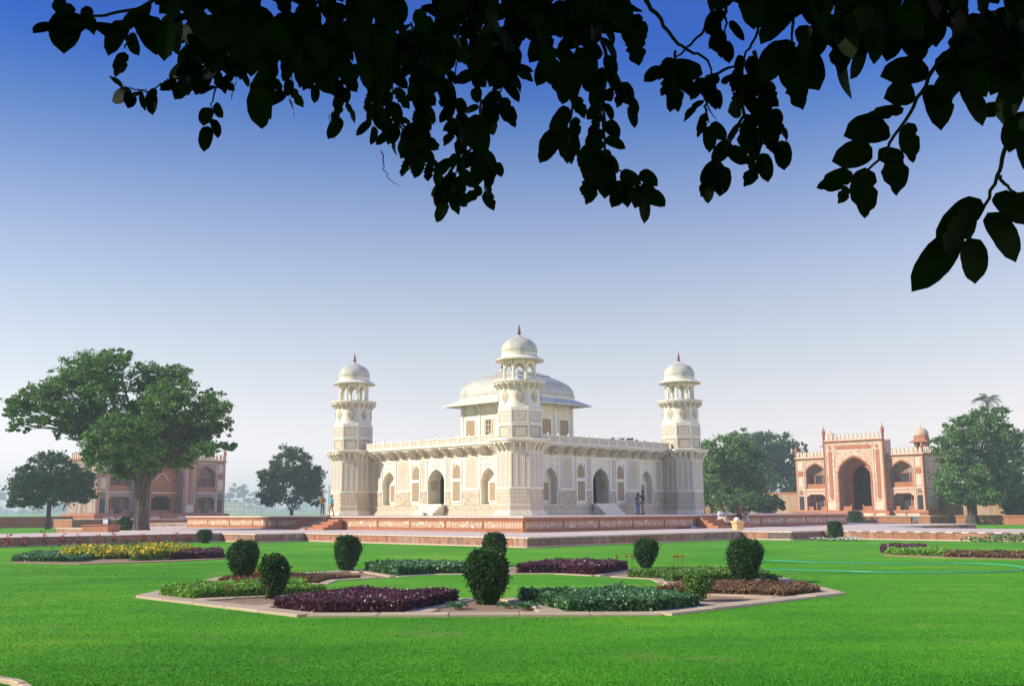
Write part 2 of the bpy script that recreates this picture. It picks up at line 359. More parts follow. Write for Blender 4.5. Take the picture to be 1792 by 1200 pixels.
def lawn_mat():
    m, t, b = mat('lawn'); N = NT(t); co = N.coord(); col = lawn_colour(N, co)
    f = N.noise(co, 55, 4, .7); col = N.mix(1, col, N.ramp(f, [(.25, (.62, .70, .6)), (.75, (1.3, 1.2, 1.2))]), 'MULTIPLY')
    N.l(col, b.inputs['Base Color']); b.inputs['Roughness'].default_value = .85; b.inputs['Specular IOR Level'].default_value = .15
    N.bump(f, b, .5, .03); return m
M['lawn'] = lawn_mat()
def grass_mat():
    m, t, b = mat('grass_blades'); N = NT(t); g = N.n('ShaderNodeNewGeometry'); co = N.coord()
    col = N.mix(1, lawn_colour(N, co), N.ramp(g.outputs['Random Per Island'], [(0, (.52, .76, .80)), (.95, (.74, .90, .92)), (1, (1.5, 1.2, 1.4))]), 'MULTIPLY')  # blade tint darkened to stand in for shade on the near lawn
    N.l(col, b.inputs['Base Color']); b.inputs['Roughness'].default_value = .6; b.inputs['Specular IOR Level'].default_value = .2; return m
M['grass'] = grass_mat()

# ------------------------------------------------------------------ ground
mb = MB(); mb.add([(-3500, -800, 0), (3500, -800, 0), (3500, 4000, 0), (-3500, 4000, 0)], [(0, 1, 2, 3)])
tag(mb.build('lawn', M['lawn']), kind='structure')
# grass blades close to the viewer
N = 420000
u = rng.random(N); Yg = 11.2+(u**2.0)*27; Xg = (rng.random(N)-.5)*2*(Yg*.52+.5)
CB = (-.5, 26.25)
ok = np.abs(Xg-CB[0]) > -1
def oct_in(x, y, ap):
    x = np.abs(x-CB[0]); y = np.abs(y-CB[1]); return (x < ap) & (y < ap) & ((x+y) < ap*math.sqrt(2))
ok = ~oct_in(Xg, Yg, 7.72) | oct_in(Xg, Yg, 3.8)
Xg, Yg = Xg[ok], Yg[ok]; N = len(Xg)
h = .007+rng.random(N)*.013; a = rng.random(N)*6.283; wd = .0020+.0016*rng.random(N)+Yg*.00011
dx, dy = np.cos(a)*wd, np.sin(a)*wd; lx, ly = rng.normal(0, .014, N), rng.normal(0, .014, N)
P = np.zeros((N, 4, 3)); P[:, 0] = np.stack([Xg-dx, Yg-dy, 0*h], 1); P[:, 1] = np.stack([Xg+dx, Yg+dy, 0*h], 1)
P[:, 2] = np.stack([Xg+lx+dx*.3, Yg+ly+dy*.3, h], 1); P[:, 3] = np.stack([Xg+lx-dx*.3, Yg+ly-dy*.3, h], 1)
tag(quads_mesh('grass', P, M['grass']), 'short bright green lawn grass in front of the flower bed', 'grass', kind='stuff')

# ------------------------------------------------------------------ raised paths: ring round the plinth with four arms
WL, AW, OUT, ARM, ARMF = 9.2, 5.4, 3.5, 80, 62
def path_outline():
    p = []
    lens = [ARM, ARM, ARMF, ARMF]            # arms to -y, ... built for directions -y(0) +x(1) +y(2) -x(3)
    lens = {0: 78, 1: 62, 2: 63, 3: 78}
    for k in range(4):
        L = lens[k]; seg = [(-WL, -HR), (-WL, -HR-OUT), (-AW, -HR-OUT), (-AW, -L), (AW, -L), (AW, -HR-OUT), (WL, -HR-OUT), (WL, -HR), (HR, -HR)]
        for x, y in seg:
            for _ in range(k): x, y = -y, x
            p.append((x, y))
    return p
OUTL = path_outline()
garden = (CX, CY, 0)
path = MB(); path.prism(OUTL, -.3, H1-.075)
path_o = tag(path.build('path', [M['sand_red']], loc=garden, rz=ANG), kind='structure')
def offset_poly(poly, d):
    out = []; n = len(poly)
    for i in range(n):
        p0, p1, p2 = poly[i-1], poly[i], poly[(i+1) % n]
        e1 = ((p1[0]-p0[0]), (p1[1]-p0[1])); e2 = ((p2[0]-p1[0]), (p2[1]-p1[1]))
        l1 = math.hypot(*e1); l2 = math.hypot(*e2); n1 = (e1[1]/l1, -e1[0]/l1); n2 = (e2[1]/l2, -e2[0]/l2)
        out.append((p1[0]+d*(n1[0]+n2[0]) if abs(n1[0]*n2[0]+n1[1]*n2[1]) < .5 else p1[0]+d*n1[0], p1[1]+d*(n1[1]+n2[1]) if abs(n1[0]*n2[0]+n1[1]*n2[1]) < .5 else p1[1]+d*n1[1]))
    return out
top = MB(); top.prism(offset_poly(OUTL, .06), H1-.075, H1)
top.build('paving', [M['sand_pave']], path_o)
# facing slabs on the sides turned to the viewer, each a slab of its own
nsl = 0
slab_meshes = {}
for i in range(len(OUTL)):
    p, q = OUTL[i], OUTL[(i+1) % len(OUTL)]
    L = math.hypot(q[0]-p[0], q[1]-p[1]); nx, ny = (q[1]-p[1])/L, -(q[0]-p[0])/L
    if nx+ny > -.5: continue
    mid = wld((p[0]+q[0])/2, (p[1]+q[1])/2)
    if mid.y > 150: continue
    s = .02
    while s < L-.05:
        wdt = min(random.choice((1.1, 1.5, 1.9, 2.3)), L-.02-s)
        if L-.02-s-wdt < .5: wdt = L-.02-s
        x = p[0]+(q[0]-p[0])/L*(s+wdt/2); y = p[1]+(q[1]-p[1])/L*(s+wdt/2)
        tp = topx(wld(x, y, .25))
        if -60 < tp[0] < 1850 and tp[2] > 5:
            key = round(wdt, 2)
            pr = .02
            if key not in slab_meshes:
                m_ = MB(); hw = wdt/2-.012; z1 = H1-.085
                m_.box(-hw, hw, -pr, .05, .085, z1); m_.box(-hw-.01, hw+.01, -pr-.025, .05, -.02, .08, 1); o = m_.build('facing_slab', [M['sand_slab'], M['sand_cop']], path_o); slab_meshes[key] = o
            else: o = inst(slab_meshes[key], path_o)
            o.location = (x, y, random.uniform(-.004, .0)); o.rotation_euler = (0, 0, math.atan2(q[1]-p[1], q[0]-p[0])); nsl += 1
            o.location += Vector((nx, ny, 0))*random.uniform(0, .012)
        s += wdt

# ------------------------------------------------------------------ plinth under the tomb
pl = tag(empty('sandstone_plinth', (CX, CY, H1), ANG), 'red sandstone plinth with carved wall panels and stairs under the white tomb', 'plinth')
b_ = MB(); q = HP-.10; b_.box(-q, q, -q, q, 0, H2-.09); b_.build('plinth_body', M['sand_red'], pl)
b_ = MB(); q = HP+.03; b_.box(-q, q, -q, q, H2-.09, H2)
b_.build('deck_slab', M['sand_pave'], pl)
def plinth_side():
    """side 1 frame: u along x, outside is -y; returns list of objects"""
    out = []
    root = empty('plinth_side', (0, 0, 0), 0, pl)
    for sgn in (-1, 1):
        a0, a1 = (-HP+.1, -2.75) if sgn < 0 else (2.75, HP-.1)
        m_ = MB(); y = -HP+.1
        m_.box(a0, a1, y-.10, y+.02, 0, .10); m_.box(a0, a1, y-.06, y+.02, .10, .19)
        m_.box(a0, a1, y-.06, y+.02, .655, .72); m_.box(a0, a1, y-.03, y+.02, .735, .86)
        out.append(m_.build('plinth_moulding', M['sand_red'], root))
        n = 5; L = (a1-a0)/n
        for i in range(n):
            m_ = MB(); m_.box(a0+i*L+.07, a0+(i+1)*L-.07, y-.035, y+.02, .215, .635, 0)
            x0, x1 = a0+i*L+.02, a0+(i+1)*L-.02
            m_.box(x0, x0+.06, y-.055, y+.02, .19, .655, 1); m_.box(x1-.06, x1, y-.055, y+.02, .19, .655, 1)
            out.append(m_.build('carved_panel', [M['sand_carved'], M['sand_red']], root))
    # stair block with a water chute down the middle
    for sgn in (-1, 1):
        m_ = MB()
        for k in range(4):
            z = (H2-.02)*(4-k)/5; y0 = -HP-.05-k*.42
            m_.box(sgn*.42, sgn*2.4, y0-.42, y0+.002*k, 0, z)
        out.append(m_.build('stair_flight', M['gate_red'], root))
    m_ = MB(); m_.add([(-.38, -HP-.05, 0), (.38, -HP-.05, 0), (.38, -HP-1.9, 0), (-.38, -HP-1.9, 0), (-.38, -HP-.05, .80), (.38, -HP-.05, .80), (.38, -HP-1.9, .06), (-.38, -HP-1.9, .06)],
              [(3, 2, 1, 0), (4, 7, 6, 5), (0, 4, 5, 1), (1, 5, 6, 2), (2, 6, 7, 3), (3, 7, 4, 0)])
    for sg in (-1, 1):
        m_.box(sg*.36, sg*.40, -HP-1.9, -HP-.06, 0, .05)
    out.append(m_.build('water_chute', M['rough_wall'], root))
    return root
ps = plinth_side()
for k in (1, 2, 3):
    c = copy_tree(ps, pl); c.rotation_euler = (0, 0, -k*math.pi/2)

# ------------------------------------------------------------------ the tomb
tomb = tag(empty('marble_tomb', (CX, CY, ZP), ANG), 'white marble domed tomb with four octagonal corner towers on a red plinth', 'tomb')
def frame_panel(w_, h_, mi_mat, border=.05, frame_mat='marble_clean', name='inlay_panel', parent=None, depth=.03, inner=None):
    """panel centred on u=0, from z=0: raised border strips with an inlaid field (outside -y)"""
    m_ = MB(); hw = w_/2
    m_.box(-hw, hw, -depth*.4, .02, 0, h_, 0)
    for a, b, c, d in ((-hw, -hw+border, 0, h_), (hw-border, hw, 0, h_), (-hw+border, hw-border, 0, border), (-hw+border, hw-border, h_-border, h_)):
        m_.box(a, b, -depth, -depth*.4+.001, c, d, 1)
    if inner:
        g = inner
        for a, b, c, d in ((-hw+g, -hw+g+.03, g, h_-g), (hw-g-.03, hw-g, g, h_-g), (-hw+g+.03, hw-g-.03, g, g+.03), (-hw+g+.03, hw-g-.03, h_-g-.03, h_-g)):
            m_.box(a, b, -depth*.8, -depth*.4+.001, c, d, 1)
    return m_.build(name, [M[mi_mat], M[frame_mat]], parent)
def lattice(w_, h_, nx, nz, mats=('jali', 'jali_back'), arch=None, name='window_screen', parent=None):
    m_ = MB(); hw = w_/2
    if arch is None:
        m_.box(-hw, hw, 0, .03, 0, h_, 1)
    else:
        sp = h_-arch; pts = [(a, z) for a, z in arch_pts(hw, sp, h_, 10)]
        m_.add([(-hw, 0, 0), (hw, 0, 0)]+[(a, 0, z) for a, z in reversed(pts)], [tuple(range(len(pts)+2))], 1)
    bw = .045
    for i in range(nx+1):
        x = -hw+(w_-bw)*i/nx; zt = h_
        if arch is not None:
            t = min(1, abs(x+bw/2)/hw); zt = h_-arch+arch*(.72*math.sqrt(max(0, 1-t*t))+.28*(1-t))
        m_.box(x, x+bw, -.03, .001, 0, zt, 0)
    for j in range(nz+1):
        z = (h_-bw)*j/nz
        xx = hw
        if arch is not None and z > h_-arch:
            xx = hw*max(.05, math.sqrt(max(0, 1-((z-(h_-arch))/arch)**1.6)))
        m_.box(-xx, xx, -.022, .001, z, z+bw, 0)
    return m_.build(name, [M[mats[0]], M[mats[1]]], parent)
WY = 9.5
def tomb_side():
    m_ = MB(); y = -WY
    z0, z1 = .0, 5.25
    # bays: niche | plain | window | plain | door | plain | window | plain | niche
    for sgn in (-1, 1):
        u0, u1 = (-9.4, -5.15) if sgn < 0 else (5.15, 9.4)
        m_.arch_wall(u0, u1, z0, z1, sgn*6.1, .80, .85, 2.75, 3.65, .55, y, 0, 0, back=0)
    m_.arch_wall(-5.15, 5.15, z0, z1, 0, 1.0, .90, 2.75, 3.72, 1.35, y, 0, 3)
    # vestibule: inner wall with a dark doorway
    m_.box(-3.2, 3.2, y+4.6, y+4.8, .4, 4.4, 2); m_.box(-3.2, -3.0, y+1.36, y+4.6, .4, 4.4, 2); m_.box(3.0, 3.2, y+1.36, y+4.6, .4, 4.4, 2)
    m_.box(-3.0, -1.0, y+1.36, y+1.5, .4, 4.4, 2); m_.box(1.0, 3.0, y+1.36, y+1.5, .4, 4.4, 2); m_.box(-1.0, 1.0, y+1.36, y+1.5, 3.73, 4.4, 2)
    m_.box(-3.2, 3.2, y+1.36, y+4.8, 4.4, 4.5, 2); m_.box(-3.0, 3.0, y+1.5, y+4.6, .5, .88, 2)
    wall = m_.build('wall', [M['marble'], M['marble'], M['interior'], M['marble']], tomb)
    # dado slabs and base mouldings
    def piece(name, mats, fn):
        k = MB(); fn(k); return k.build(name, mats, wall)
    segs = [(-9.35, -7.05), (-5.15, -3.12), (-1.88, -1.12), (1.12, 1.88), (3.12, 5.15), (7.05, 9.35)]
    for a, b in segs:
        piece('dado_slab', [M['dado']], lambda k: k.box(a+.01, b-.01, y-.035, y+.01, .82, 1.90))
    piece('base_moulding', [M['inlay']], lambda k: (k.box(-9.35, 9.35, y-.22, y+.01, 0, .22), k.box(-9.35, 9.35, y-.10, y+.01, .22, .34),
        k.box(-9.35, 9.35, y-.075, y+.01, .74, .80)))
    piece('base_slab', [M['dado']], lambda k: k.box(-9.35, 9.35, y-.055, y+.01, .345, .735))
    for a, b in segs:
        piece('dado_rail', [M['marble_clean']], lambda k: k.box(a, b, y-.06, y+.01, 1.91, 1.99))
    P = lambda u, w_, z, h_, mt, **k: setattr(frame_panel(w_, h_, mt, parent=wall, **k), 'location', (u, y, z))
    for s_ in (-1, 1):
        P(s_*6.1-s_*1.26, .52, 2.03, 2.55, 'inlay', border=.07, inner=.14) if False else None
        P(s_*4.20, 1.45, 2.03, 2.55, 'inlay', border=.07, inner=.17)
        P(s_*1.55, .48, 2.03, 2.55, 'inlay', border=.06)
        P(s_*7.75, .95, 2.03, 2.55, 'inlay', border=.07, inner=.15)
        P(s_*8.72, .72, 2.03, 2.55, 'inlay', border=.07)
        # window column: frame with lower screen and arched upper screen
        k = MB()
        for a, b, c, d in ((-.60, -.45, .98, 4.35), (.45, .60, .98, 4.35), (-.45, .45, 2.66, 2.90), (-.45, .45, 4.10, 4.35), (-.45, .45, .98, 1.12)):
            k.box(s_*2.5+a, s_*2.5+b, y-.06, y+.01, c, d)
        fr = k.build('window_frame', M['marble_clean'], wall)
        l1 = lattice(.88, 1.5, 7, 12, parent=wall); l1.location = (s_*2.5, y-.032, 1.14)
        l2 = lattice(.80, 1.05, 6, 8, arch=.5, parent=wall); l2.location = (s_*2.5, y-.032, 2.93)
        # niche frame and niche screen
        k = MB(); c0 = s_*6.1
        for a, b, c, d in ((-1.02, -.90, 2.0, 4.55), (.90, 1.02, 2.0, 4.55), (-.90, .90, 4.43, 4.55), (-.90, .90, 3.95, 4.02)):
            k.box(c0+a, c0+b, y-.05, y+.01, c, d)
        k.build('niche_frame', M['marble_clean'], wall)
        l3 = lattice(.62, 1.35, 5, 11, parent=wall); l3.location = (c0, y+.50, 1.15)
        k = MB()
        for a, b, c, d in ((-.44, -.33, 1.02, 2.62), (.33, .44, 1.02, 2.62), (-.33, .33, 2.52, 2.62), (-.33, .33, 1.02, 1.13)): k.box(c0+a, c0+b, y+.45, y+.552, c, d)
        k.box(c0-.78, c0+.78, y+.50, y+.552, 2.70, 2.78)
        k.build('window_frame', M['marble_clean'], wall)
    # door frame, frieze, vestibule panels
    k = MB()
    for a, b, c, d in ((-1.25, -1.10, 2.0, 4.58), (1.10, 1.25, 2.0, 4.58), (-1.10, 1.10, 4.43, 4.58), (-1.1, 1.1, 3.98, 4.04)): k.box(a, b, y-.055, y+.01, c, d)
    k.build('door_frame', M['marble_clean'], wall)
    for s_ in (-1, 1):
        fp = frame_panel(.7, 1.0, 'dado', parent=wall, border=.06, inner=.14); fp.rotation_euler = (0, 0, s_*math.pi/2); fp.location = (s_*1.0, y+.66, 2.05)
    piece('frieze', [M['inlay']], lambda k: k.box(-9.3, 9.3, y-.03, y+.01, 4.64, 5.0))
    # steps up to the door
    for j in range(4):
        k = MB(); k.box(-1.25, 1.25, y-1.45+.3*j, y-.23, .0+.225*j, .225*(j+1)); k.build('step', M['marble'], wall)
    # cornice with brackets and the parapet above it
    k = MB(); k.box(-8.6, 8.6, y-.78, y+.3, 5.29, 5.40); k.box(-8.6, 8.6, y-.90, y+.3, 5.40, 5.52)
    cor = k.build('cornice', M['marble'], wall)
    proto = None
    us = []
    for i in range(-5, 6):
        c0 = i*1.42
        us += [c0] if i % 2 else [c0-.30, c0, c0+.30]
    us += [-7.9, 7.9]
    for u_ in us:
        if proto is None:
            proto = bracket_mesh(.14, .93, .62, wall); o = proto
        else: o = inst(proto, wall)
        o.location = (u_, y, 5.28)
    k = MB(); k.box(-8.5, 8.5, y-.80, y-.68, 5.53, 5.60); k.box(-8.5, 8.5, y-.82, y-.66, 6.02, 6.10)
    par = k.build('parapet', M['marble_clean'], wall)
    pp = None; n = 14
    for i in range(n):
        uu = -8.3+16.6*(i+.5)/n
        if pp is None:
            k = MB(); k.box(-.50, .50, -.03, .03, 0, .42, 0); k.box(-.5, -.46, -.045, .045, 0, .42, 1); k.box(.46, .5, -.045, .045, 0, .42, 1)
            for q_ in range(5): k.box(-.42+q_*.19, -.36+q_*.19, -.038, .038, .02, .40, 1)
            pp = k.build('parapet_panel', [M['jali'], M['marble_clean']], wall); o = pp
        else: o = inst(pp, wall)
        o.location = (uu, y-.74, 5.60)
    po = None
    for i in range(n+1):
        uu = -8.3+16.6*i/n
        if po is None:
            k = MB(); k.box(-.07, .07, -.08, .08, 0, .60); k.lathe([(.05, .60), (.075, .65), (.06, .71), (.015, .76)], 8)
            po = k.build('parapet_post', M['marble_clean'], wall); o = po
        else: o = inst(po, wall)
        o.location = (uu, y-.74, 5.53)
    return wall
def bracket_mesh(w_, d_, h_, parent):
    """S shaped corbel: outside is -y, top at z=0"""
    prof = [(0, 0), (-d_, 0), (-d_, -h_*.16), (-d_*.88, -h_*.26), (-d_*.74, -h_*.30), (-d_*.62, -h_*.42), (-d_*.52, -h_*.60), (-d_*.34, -h_*.70), (-d_*.22, -h_*.80), (-d_*.14, -h_), (0, -h_)]
    m_ = MB(); n = len(prof)
    vs = [(-w_/2, a, b) for a, b in prof]+[(w_/2, a, b) for a, b in prof]
    fs = [(i, (i+1) % n, n+(i+1) % n, n+i) for i in range(n)]+[tuple(range(n-1, -1, -1)), tuple(range(n, 2*n))]
    m_.add(vs, fs); return m_.build('bracket', M['marble'], parent)
side = tomb_side()
for k in (1, 2, 3):
    c = copy_tree(side, tomb); c.rotation_euler = (0, 0, -k*math.pi/2)
k = MB(); k.box(-9.2, 9.2, -9.2, 9.2, 5.30, 5.45); k.build('roof_deck', M['roof_marble'], tomb)

def octa(ap, ph=math.pi/8): 
    r = ap/math.cos(math.pi/8); return [(r*math.cos(ph+i*math.pi/4), r*math.sin(ph+i*math.pi/4)) for i in range(8)]
def tower():
    C8 = math.cos(math.pi/8)
    m_ = MB(); m_.lathe([(1.98/C8, 0), (1.98/C8, .22), (1.86/C8, .22), (1.86/C8, .36), (1.76/C8, .38), (1.76/C8, .78), (1.70/C8, .82), (1.70/C8, 5.2)], 8, math.pi/8)
    m_.lathe([(1.60/C8, 5.55), (1.60/C8, 7.85), (1.52/C8, 7.95)], 8, math.pi/8)
    tw = m_.build('tower', M['marble'], tomb)
    # facets: dado, tall panels, upper framed panels
    s8 = 1.70*math.tan(math.pi/8)*2; s8b = 1.60*math.tan(math.pi/8)*2
    def facet(src, ap, z, i): 
        a = i*math.pi/4; o = src if src.parent is None else inst(src, tw)
        if src.parent is None: src.parent = tw
        o.location = (ap*math.cos(a), ap*math.sin(a), z); o.rotation_euler = (0, 0, a+math.pi/2)
        return o
    k = MB(); k.box(-s8/2+.03, s8/2-.03, -.03, .02, 0, 1.08); dd = k.build('dado_slab', M['dado'])
    k = MB(); k.box(-s8/2, s8/2, -.05, .02, 0, .08); dr = k.build('dado_rail', M['marble_clean'])
    p_mid = frame_panel(.46, 2.55, 'inlay', border=.05); p_sd = frame_panel(.36, 2.55, 'inlay', border=.04)
    p_lo = frame_panel(s8b-.10, 1.0, 'inlay', border=.05, inner=.10, frame_mat='marble_clean')
    p_lo.data.materials[0] = M['inlay']
    k = MB(); hw = s8b/2-.12
    for a, b, c, d in ((-hw, -hw+.07, .10, .90), (hw-.07, hw, .10, .90), (-hw+.07, hw-.07, .10, .17), (-hw+.07, hw-.07, .83, .90)): k.box(a, b, -.036, -.01, c, d)
    brd = k.build('dark_border', M['dark_inlay'])
    p_up = frame_panel(s8b-.08, .95, 'inlay', border=.05, inner=.3)
    k = MB(); k.box(-.70, .70, -.02, .02, 0, .36); bs = k.build('base_slab', M['dado'])
    for i in range(8):
        facet(bs, 1.765, .40, i); facet(dd, 1.70, .82, i); facet(dr, 1.70, 1.91, i)
        for du, sp_ in ((0, p_mid), (-.47, p_sd), (.47, p_sd)):
            o = facet(sp_, 1.70, 2.03, i); a = i*math.pi/4+math.pi/2; o.location += Vector((du*math.cos(a), du*math.sin(a), 0))
        facet(p_lo, 1.60, 5.60, i); facet(brd, 1.60, 5.60, i); facet(p_up, 1.60, 6.72, i)
    # lower balcony ring
    k = MB(); k.lathe([(1.6/C8, 5.18), (2.16/C8, 5.26), (2.16/C8, 5.38), (2.28/C8, 5.42), (2.28/C8, 5.56), (1.62/C8, 5.58)], 8, math.pi/8)
    bal = k.build('balcony', M['marble'], tw)
    br = bracket_mesh(.13, .52, .62, tw); first = True
    for i in range(8):
        for du in (-.46, 0, .46):
            a = i*math.pi/4; o = br if first else inst(br, tw); first = False
            o.location = (1.69*math.cos(a)-du*math.sin(a), 1.69*math.sin(a)+du*math.cos(a), 5.22); o.rotation_euler = (0, 0, a+math.pi/2)
    # round shaft with medallions
    k = MB(); k.lathe([(1.60, 7.9), (1.57, 8.0), (1.545, 9.3), (1.545, 9.6)], 40); k.build('round_shaft', M['marble'], tw, smooth=True)
    md = MB(); nn = 20
    pts = []
    for j in range(nn):
        t = 2*math.pi*j/nn; pts.append((.30*math.cos(t)*(1+.12*math.cos(2*t)), .50*math.sin(t)))
    for ring, mi in ((1.0, 0), (.72, 1)):
        R0 = 1.575 if ring == 1 else 1.583
        vs = [(R0*math.sin(a*ring/1.56), -R0*math.cos(a*ring/1.56), 8.66+b*ring) for a, b in pts]+[(0, -R0, 8.66)]
        md.add(vs, [(j, (j+1) % nn, nn) for j in range(nn)], mi)
    mo = md.build('medallion', [M['inlay'], M['dado']], tw)
    for i in range(1, 8): inst(mo, tw, rz=i*math.pi/4+0)
    for i, o in enumerate([mo]): o.rotation_euler = (0, 0, 0)
    # upper balcony and chhatri
    k = MB(); k.lathe([(1.55, 9.58), (1.90, 9.66), (1.90, 9.74), (2.00, 9.78), (2.00, 9.90), (1.5, 9.92)], 32); ub = k.build('balcony', M['marble'], tw)
    br2 = bracket_mesh(.14, .44, .44, tw); first = True
    for i in range(22):
        a = 2*math.pi*i/22; o = br2 if first else inst(br2, tw); first = False
        o.location = (1.535*math.cos(a), 1.535*math.sin(a), 9.62); o.rotation_euler = (0, 0, a+math.pi/2)
    col = None
    for i in range(8):
        a = math.pi/8+i*math.pi/4
        if col is None:
            k = MB(); k.box(-.15, .15, -.13, .13, 0, .16); k.lathe([(.135, .16), (.12, .25), (.115, 1.12), (.15, 1.18), (.17, 1.28)], 8); col = k.build('column', M['marble'], tw); o = col
        else: o = inst(col, tw)
        o.location = (1.2*math.cos(a), 1.2*math.sin(a), 9.9); o.rotation_euler = (0, 0, a)
    s_ = 1.2*math.sin(math.pi/8)*2; ap_ = 1.2*math.cos(math.pi/8); arch = None
    for i in range(8):
        a = i*math.pi/4
        if arch is None:
            k = MB()
            for yy in (-.07, .07):
                pts = arch_pts(s_/2-.13, .95, 1.33, 10)
                for (p0, q0), (p1, q1) in zip(pts[:-1], pts[1:]): k.add([(p0, yy, q0), (p1, yy, q1), (p1, yy, 1.72), (p0, yy, 1.72)], [(0, 1, 2, 3)])
                for sg in (-1, 1): k.add([(sg*(s_/2-.13), yy, .95), (sg*s_/2, yy, .95), (sg*s_/2, yy, 1.72), (sg*(s_/2-.13), yy, 1.72)], [(0, 1, 2, 3)])
            for (p0, q0), (p1, q1) in zip(pts[:-1], pts[1:]): k.add([(p0, -.07, q0), (p0, .07, q0), (p1, .07, q1), (p1, -.07, q1)], [(0, 1, 2, 3)])
            arch = k.build('arch', M['marble'], tw); o = arch
        else: o = inst(arch, tw)
        o.location = (ap_*math.cos(a), ap_*math.sin(a), 9.9); o.rotation_euler = (0, 0, a+math.pi/2)
    k = MB(); k.lathe([(.9, 11.60), (1.30, 11.58), (1.88, 11.44), (1.90, 11.50), (1.62, 11.64), (1.38, 11.76), (1.34, 11.95), (1.36, 12.02), (1.34, 12.06)], 40); k.build('eave', M['marble'], tw, smooth=True)
    pr = [(1.33, 12.04), (1.37, 12.10), (1.34, 12.14), (1.37, 12.24)]
    for j in range(1, 12):
        t = j/12*math.pi/2; pr.append((1.37*math.cos(t)**.9, 12.24+1.02*math.sin(t)))
    pr += [(.16, 13.27)]
    k = MB(); k.lathe(pr, 40); dm = k.build('dome', M['roof_marble'], tw, smooth=True)
    k = MB(); k.lathe([(.56, 13.05), (.60, 13.12), (.40, 13.26), (.16, 13.42), (.08, 13.46)], 16, rf=lambda a, z: 1+.10*math.cos(8*a)); k.build('lotus_cap', M['roof_marble'], tw)
    k = MB(); k.lathe([(.07, 13.42), (.06, 13.5), (.15, 13.58), (.16, 13.63), (.06, 13.72), (.05, 13.76), (.12, 13.83), (.125, 13.88), (.045, 13.95), (.04, 14.0), (.085, 14.05), (.08, 14.10), (.02, 14.18), (.006, 14.40)], 12); k.build('finial', M['maroon'], tw, smooth=True)
    return tw
tw = tower(); TS = 10.25
for i, (x, y) in enumerate(((-TS, -TS), (-TS, TS), (TS, -TS), (TS, TS))):
    o = tw if i == 0 else copy_tree(tw, tomb); o.location = (x, y, 0); o.rotation_euler = (0, 0, 0)

